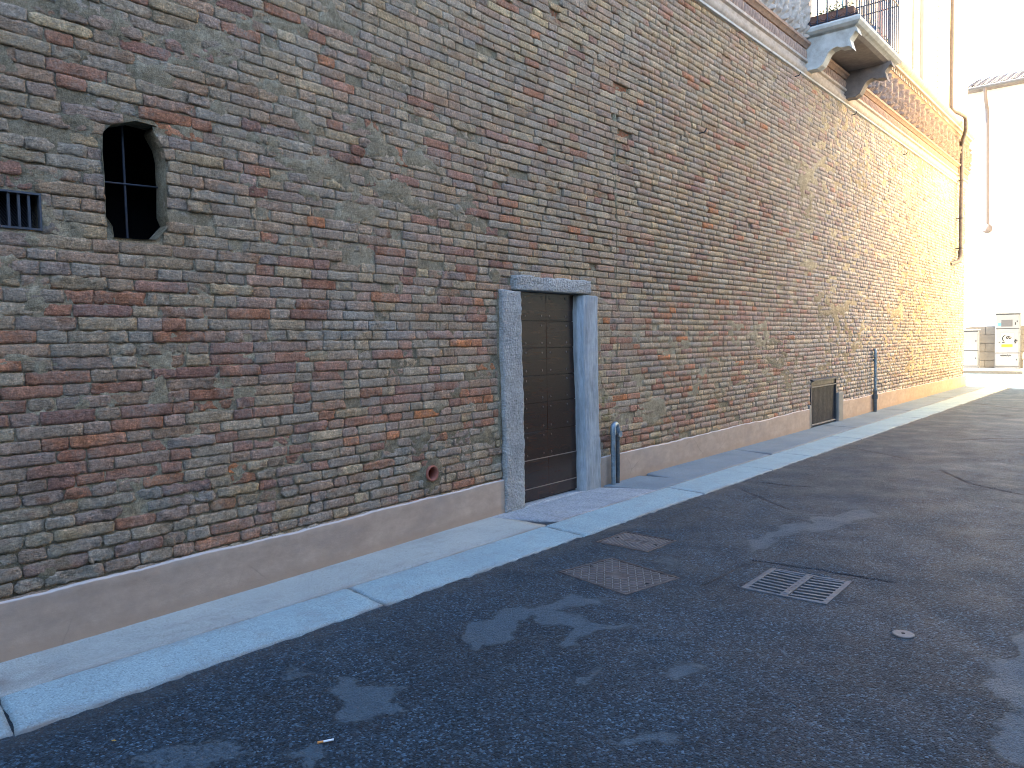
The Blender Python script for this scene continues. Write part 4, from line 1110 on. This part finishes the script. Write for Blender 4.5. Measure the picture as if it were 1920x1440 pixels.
squiggle(mb, [(-.03+i*.03, y_, 1.25+.008*i) for i in range(6)], .016)
squiggle(mb, [(-.12+.05*math.cos(a), y_, 1.07+.04*math.sin(a)) for a in np.linspace(3.3, 6.2, 8)], .016)
squiggle(mb, [(.27+.02*math.sin(i*1.9), y_+.008, 1.00+i*.03) for i in range(6)], .020)
squiggle(mb, [(-.27, y_+.008, 1.02), (-.25, y_+.008, 1.06)], .012)
mb.build('poster_scribble', M['ink'], po)
mb = MB(); squiggle(mb, [(-.22+i*.03, -.026, .52+.035*math.sin(i*2.6)) for i in range(13)], .014); mb.build('graffiti', M['ink'], cb)
mb = MB(); squiggle(mb, [(-.15+i*.03, -.026, .38+.03*math.sin(i*2.2)) for i in range(13)], .016); mb.build('graffiti', M['paper'], cb)
mb = MB(); mb.bb((-.20, -.026, 1.66), (.17, -.0215, 1.92)); mb.build('label_plate', M['cabdark'], cb)
mb = MB(); mb.bb((-.32, -.026, 1.69), (-.21, -.0215, 1.80)); mb.build('sticker', M['blue'], cb)
mb = MB(); mb.bb((.25, -.026, 1.72), (.28, -.0215, 1.82)); mb.build('sticker', M['ink'], cb)
bo = empty('stone_bollard', (1.32, 27.2, 0)); tag(bo, 'beige stone bollard at the kerb end by the right picture edge', 'bollard')
mb = MB(); mb.tube([(0, 0, -.01), (0, 0, .05), (0, 0, .06), (0, 0, .70)], [.19, .19, .16, .15], 24); mb.build('shaft', M['stone'], bo, True)
mb = MB(); mb.tube([(0, 0, .701), (0, 0, .74), (0, 0, .90), (0, 0, .98), (0, 0, 1.0)], [.15, .175, .17, .10, .02], 24); mb.build('head', M['pot'], bo, True)

# houses across the lane (outside the frame): the far one stands in full sun and throws its light on the wall
ob = empty('opposite_house', (5.0, 24.4, 0)); tag(ob, 'sunlit ochre house across the lane facing the brick wall', 'building')
mb = MB(); mb.bb((0, -7.2, 0), (8, 8.6, 14.5)); mb.build('wall', M['creamwarm'], ob)
mb = MB(); mb.prism([(-.25, 14.5), (-.25, 14.6), (4, 15.7), (8.3, 14.5)], -7.4, 8.8); mb.build('roof', M['tile'], ob)
for zw in (1.2, 4.6, 8.0):
    for yw in (-6.5, -2.2, 2.4, 6.4):
        w_ = empty('window', (0, 0, 0), 0, ob); mb = MB(); mb.bb((-.03, yw, zw), (-.001, yw+1.0, zw+1.7)); mb.build('shutter', M['ash'], w_)
        mb = MB(); mb.bb((-.10, yw-.1, zw-.1), (-.002, yw+1.1, zw-.004)); mb.build('sill', M['stone'], w_)
oc = empty('opposite_house', (9.6, 0, 0)); tag(oc, 'plain brown rendered house across the lane behind the camera', 'building')
mb = MB(); mb.bb((0, -20, 0), (8, 12, 6.2)); mb.build('wall', M['dull'], oc)
mb = MB(); mb.prism([(-.4, 6.2), (-.4, 6.3), (4, 7.2), (8.3, 6.2)], -20.2, 11.2); mb.build('roof', M['tile'], oc)
nb = empty('neighbour_house', (0, -3.5, 0)); tag(nb, 'plain rendered house continuing the left side of the lane', 'building')
mb = MB(); mb.bb((-8, -20, 0), (.2, -.02, 22)); mb.build('wall', M['dull'], nb)
mb = MB(); mb.prism([(.4, 22), (.4, 22.1), (-4, 23.2), (-8.3, 22)], -20, -.02); mb.build('roof', M['tile'], nb)

# ------------------------------------------------------------------ light, sky, camera
SUN = Vector((-.50, .08, .85)).normalized()
sl = bpy.data.lights.new('sun', 'SUN'); sl.energy = 5; sl.angle = R(.53); sl.color = (1, .90, .74)
so = bpy.data.objects.new('sun', sl); COL.objects.link(so); so.rotation_euler = SUN.to_track_quat('Z', 'Y').to_euler(); so.location = (-10, -10, 30)
w = bpy.data.worlds.new('World'); sc.world = w; w.use_nodes = True; nt = w.node_tree
bg = nt.nodes['Background']; sky = nt.nodes.new('ShaderNodeTexSky'); sky.sky_type = 'NISHITA'; sky.sun_disc = False
sky.sun_elevation = math.asin(SUN.z); sky.sun_rotation = math.atan2(SUN.x, SUN.y); sky.air_density = 1.0; sky.dust_density = .4; sky.ozone_density = 2.5
nt.links.new(sky.outputs[0], bg.inputs[0]); bg.inputs[1].default_value = .062

cam = bpy.data.cameras.new('camera'); co = bpy.data.objects.new('camera', cam); COL.objects.link(co); sc.camera = co
YAW, PITCH, ROLL = R(40.406278), R(3.097198), -.018
Mx = Matrix.Rotation(YAW, 3, 'Z') @ Matrix.Rotation(math.pi/2-PITCH, 3, 'X') @ Matrix.Rotation(ROLL, 3, 'Z')
co.matrix_world = Matrix.Translation((4.372, 0, 1.5)) @ Mx.to_4x4()
cam.sensor_width = 36; cam.lens = 1440/1920*36; cam.clip_end = 1000; cam.clip_start = .05
vs = sc.view_settings; vs.view_transform = 'Standard'; vs.look = 'None'; vs.gamma = 1; vs.exposure = 4.2
sc.cycles.use_denoising = True; sc.cycles.filter_width = 1.0; sc.cycles.max_bounces = 8; sc.cycles.diffuse_bounces = 5; sc.cycles.caustics_reflective = False; sc.cycles.caustics_refractive = False
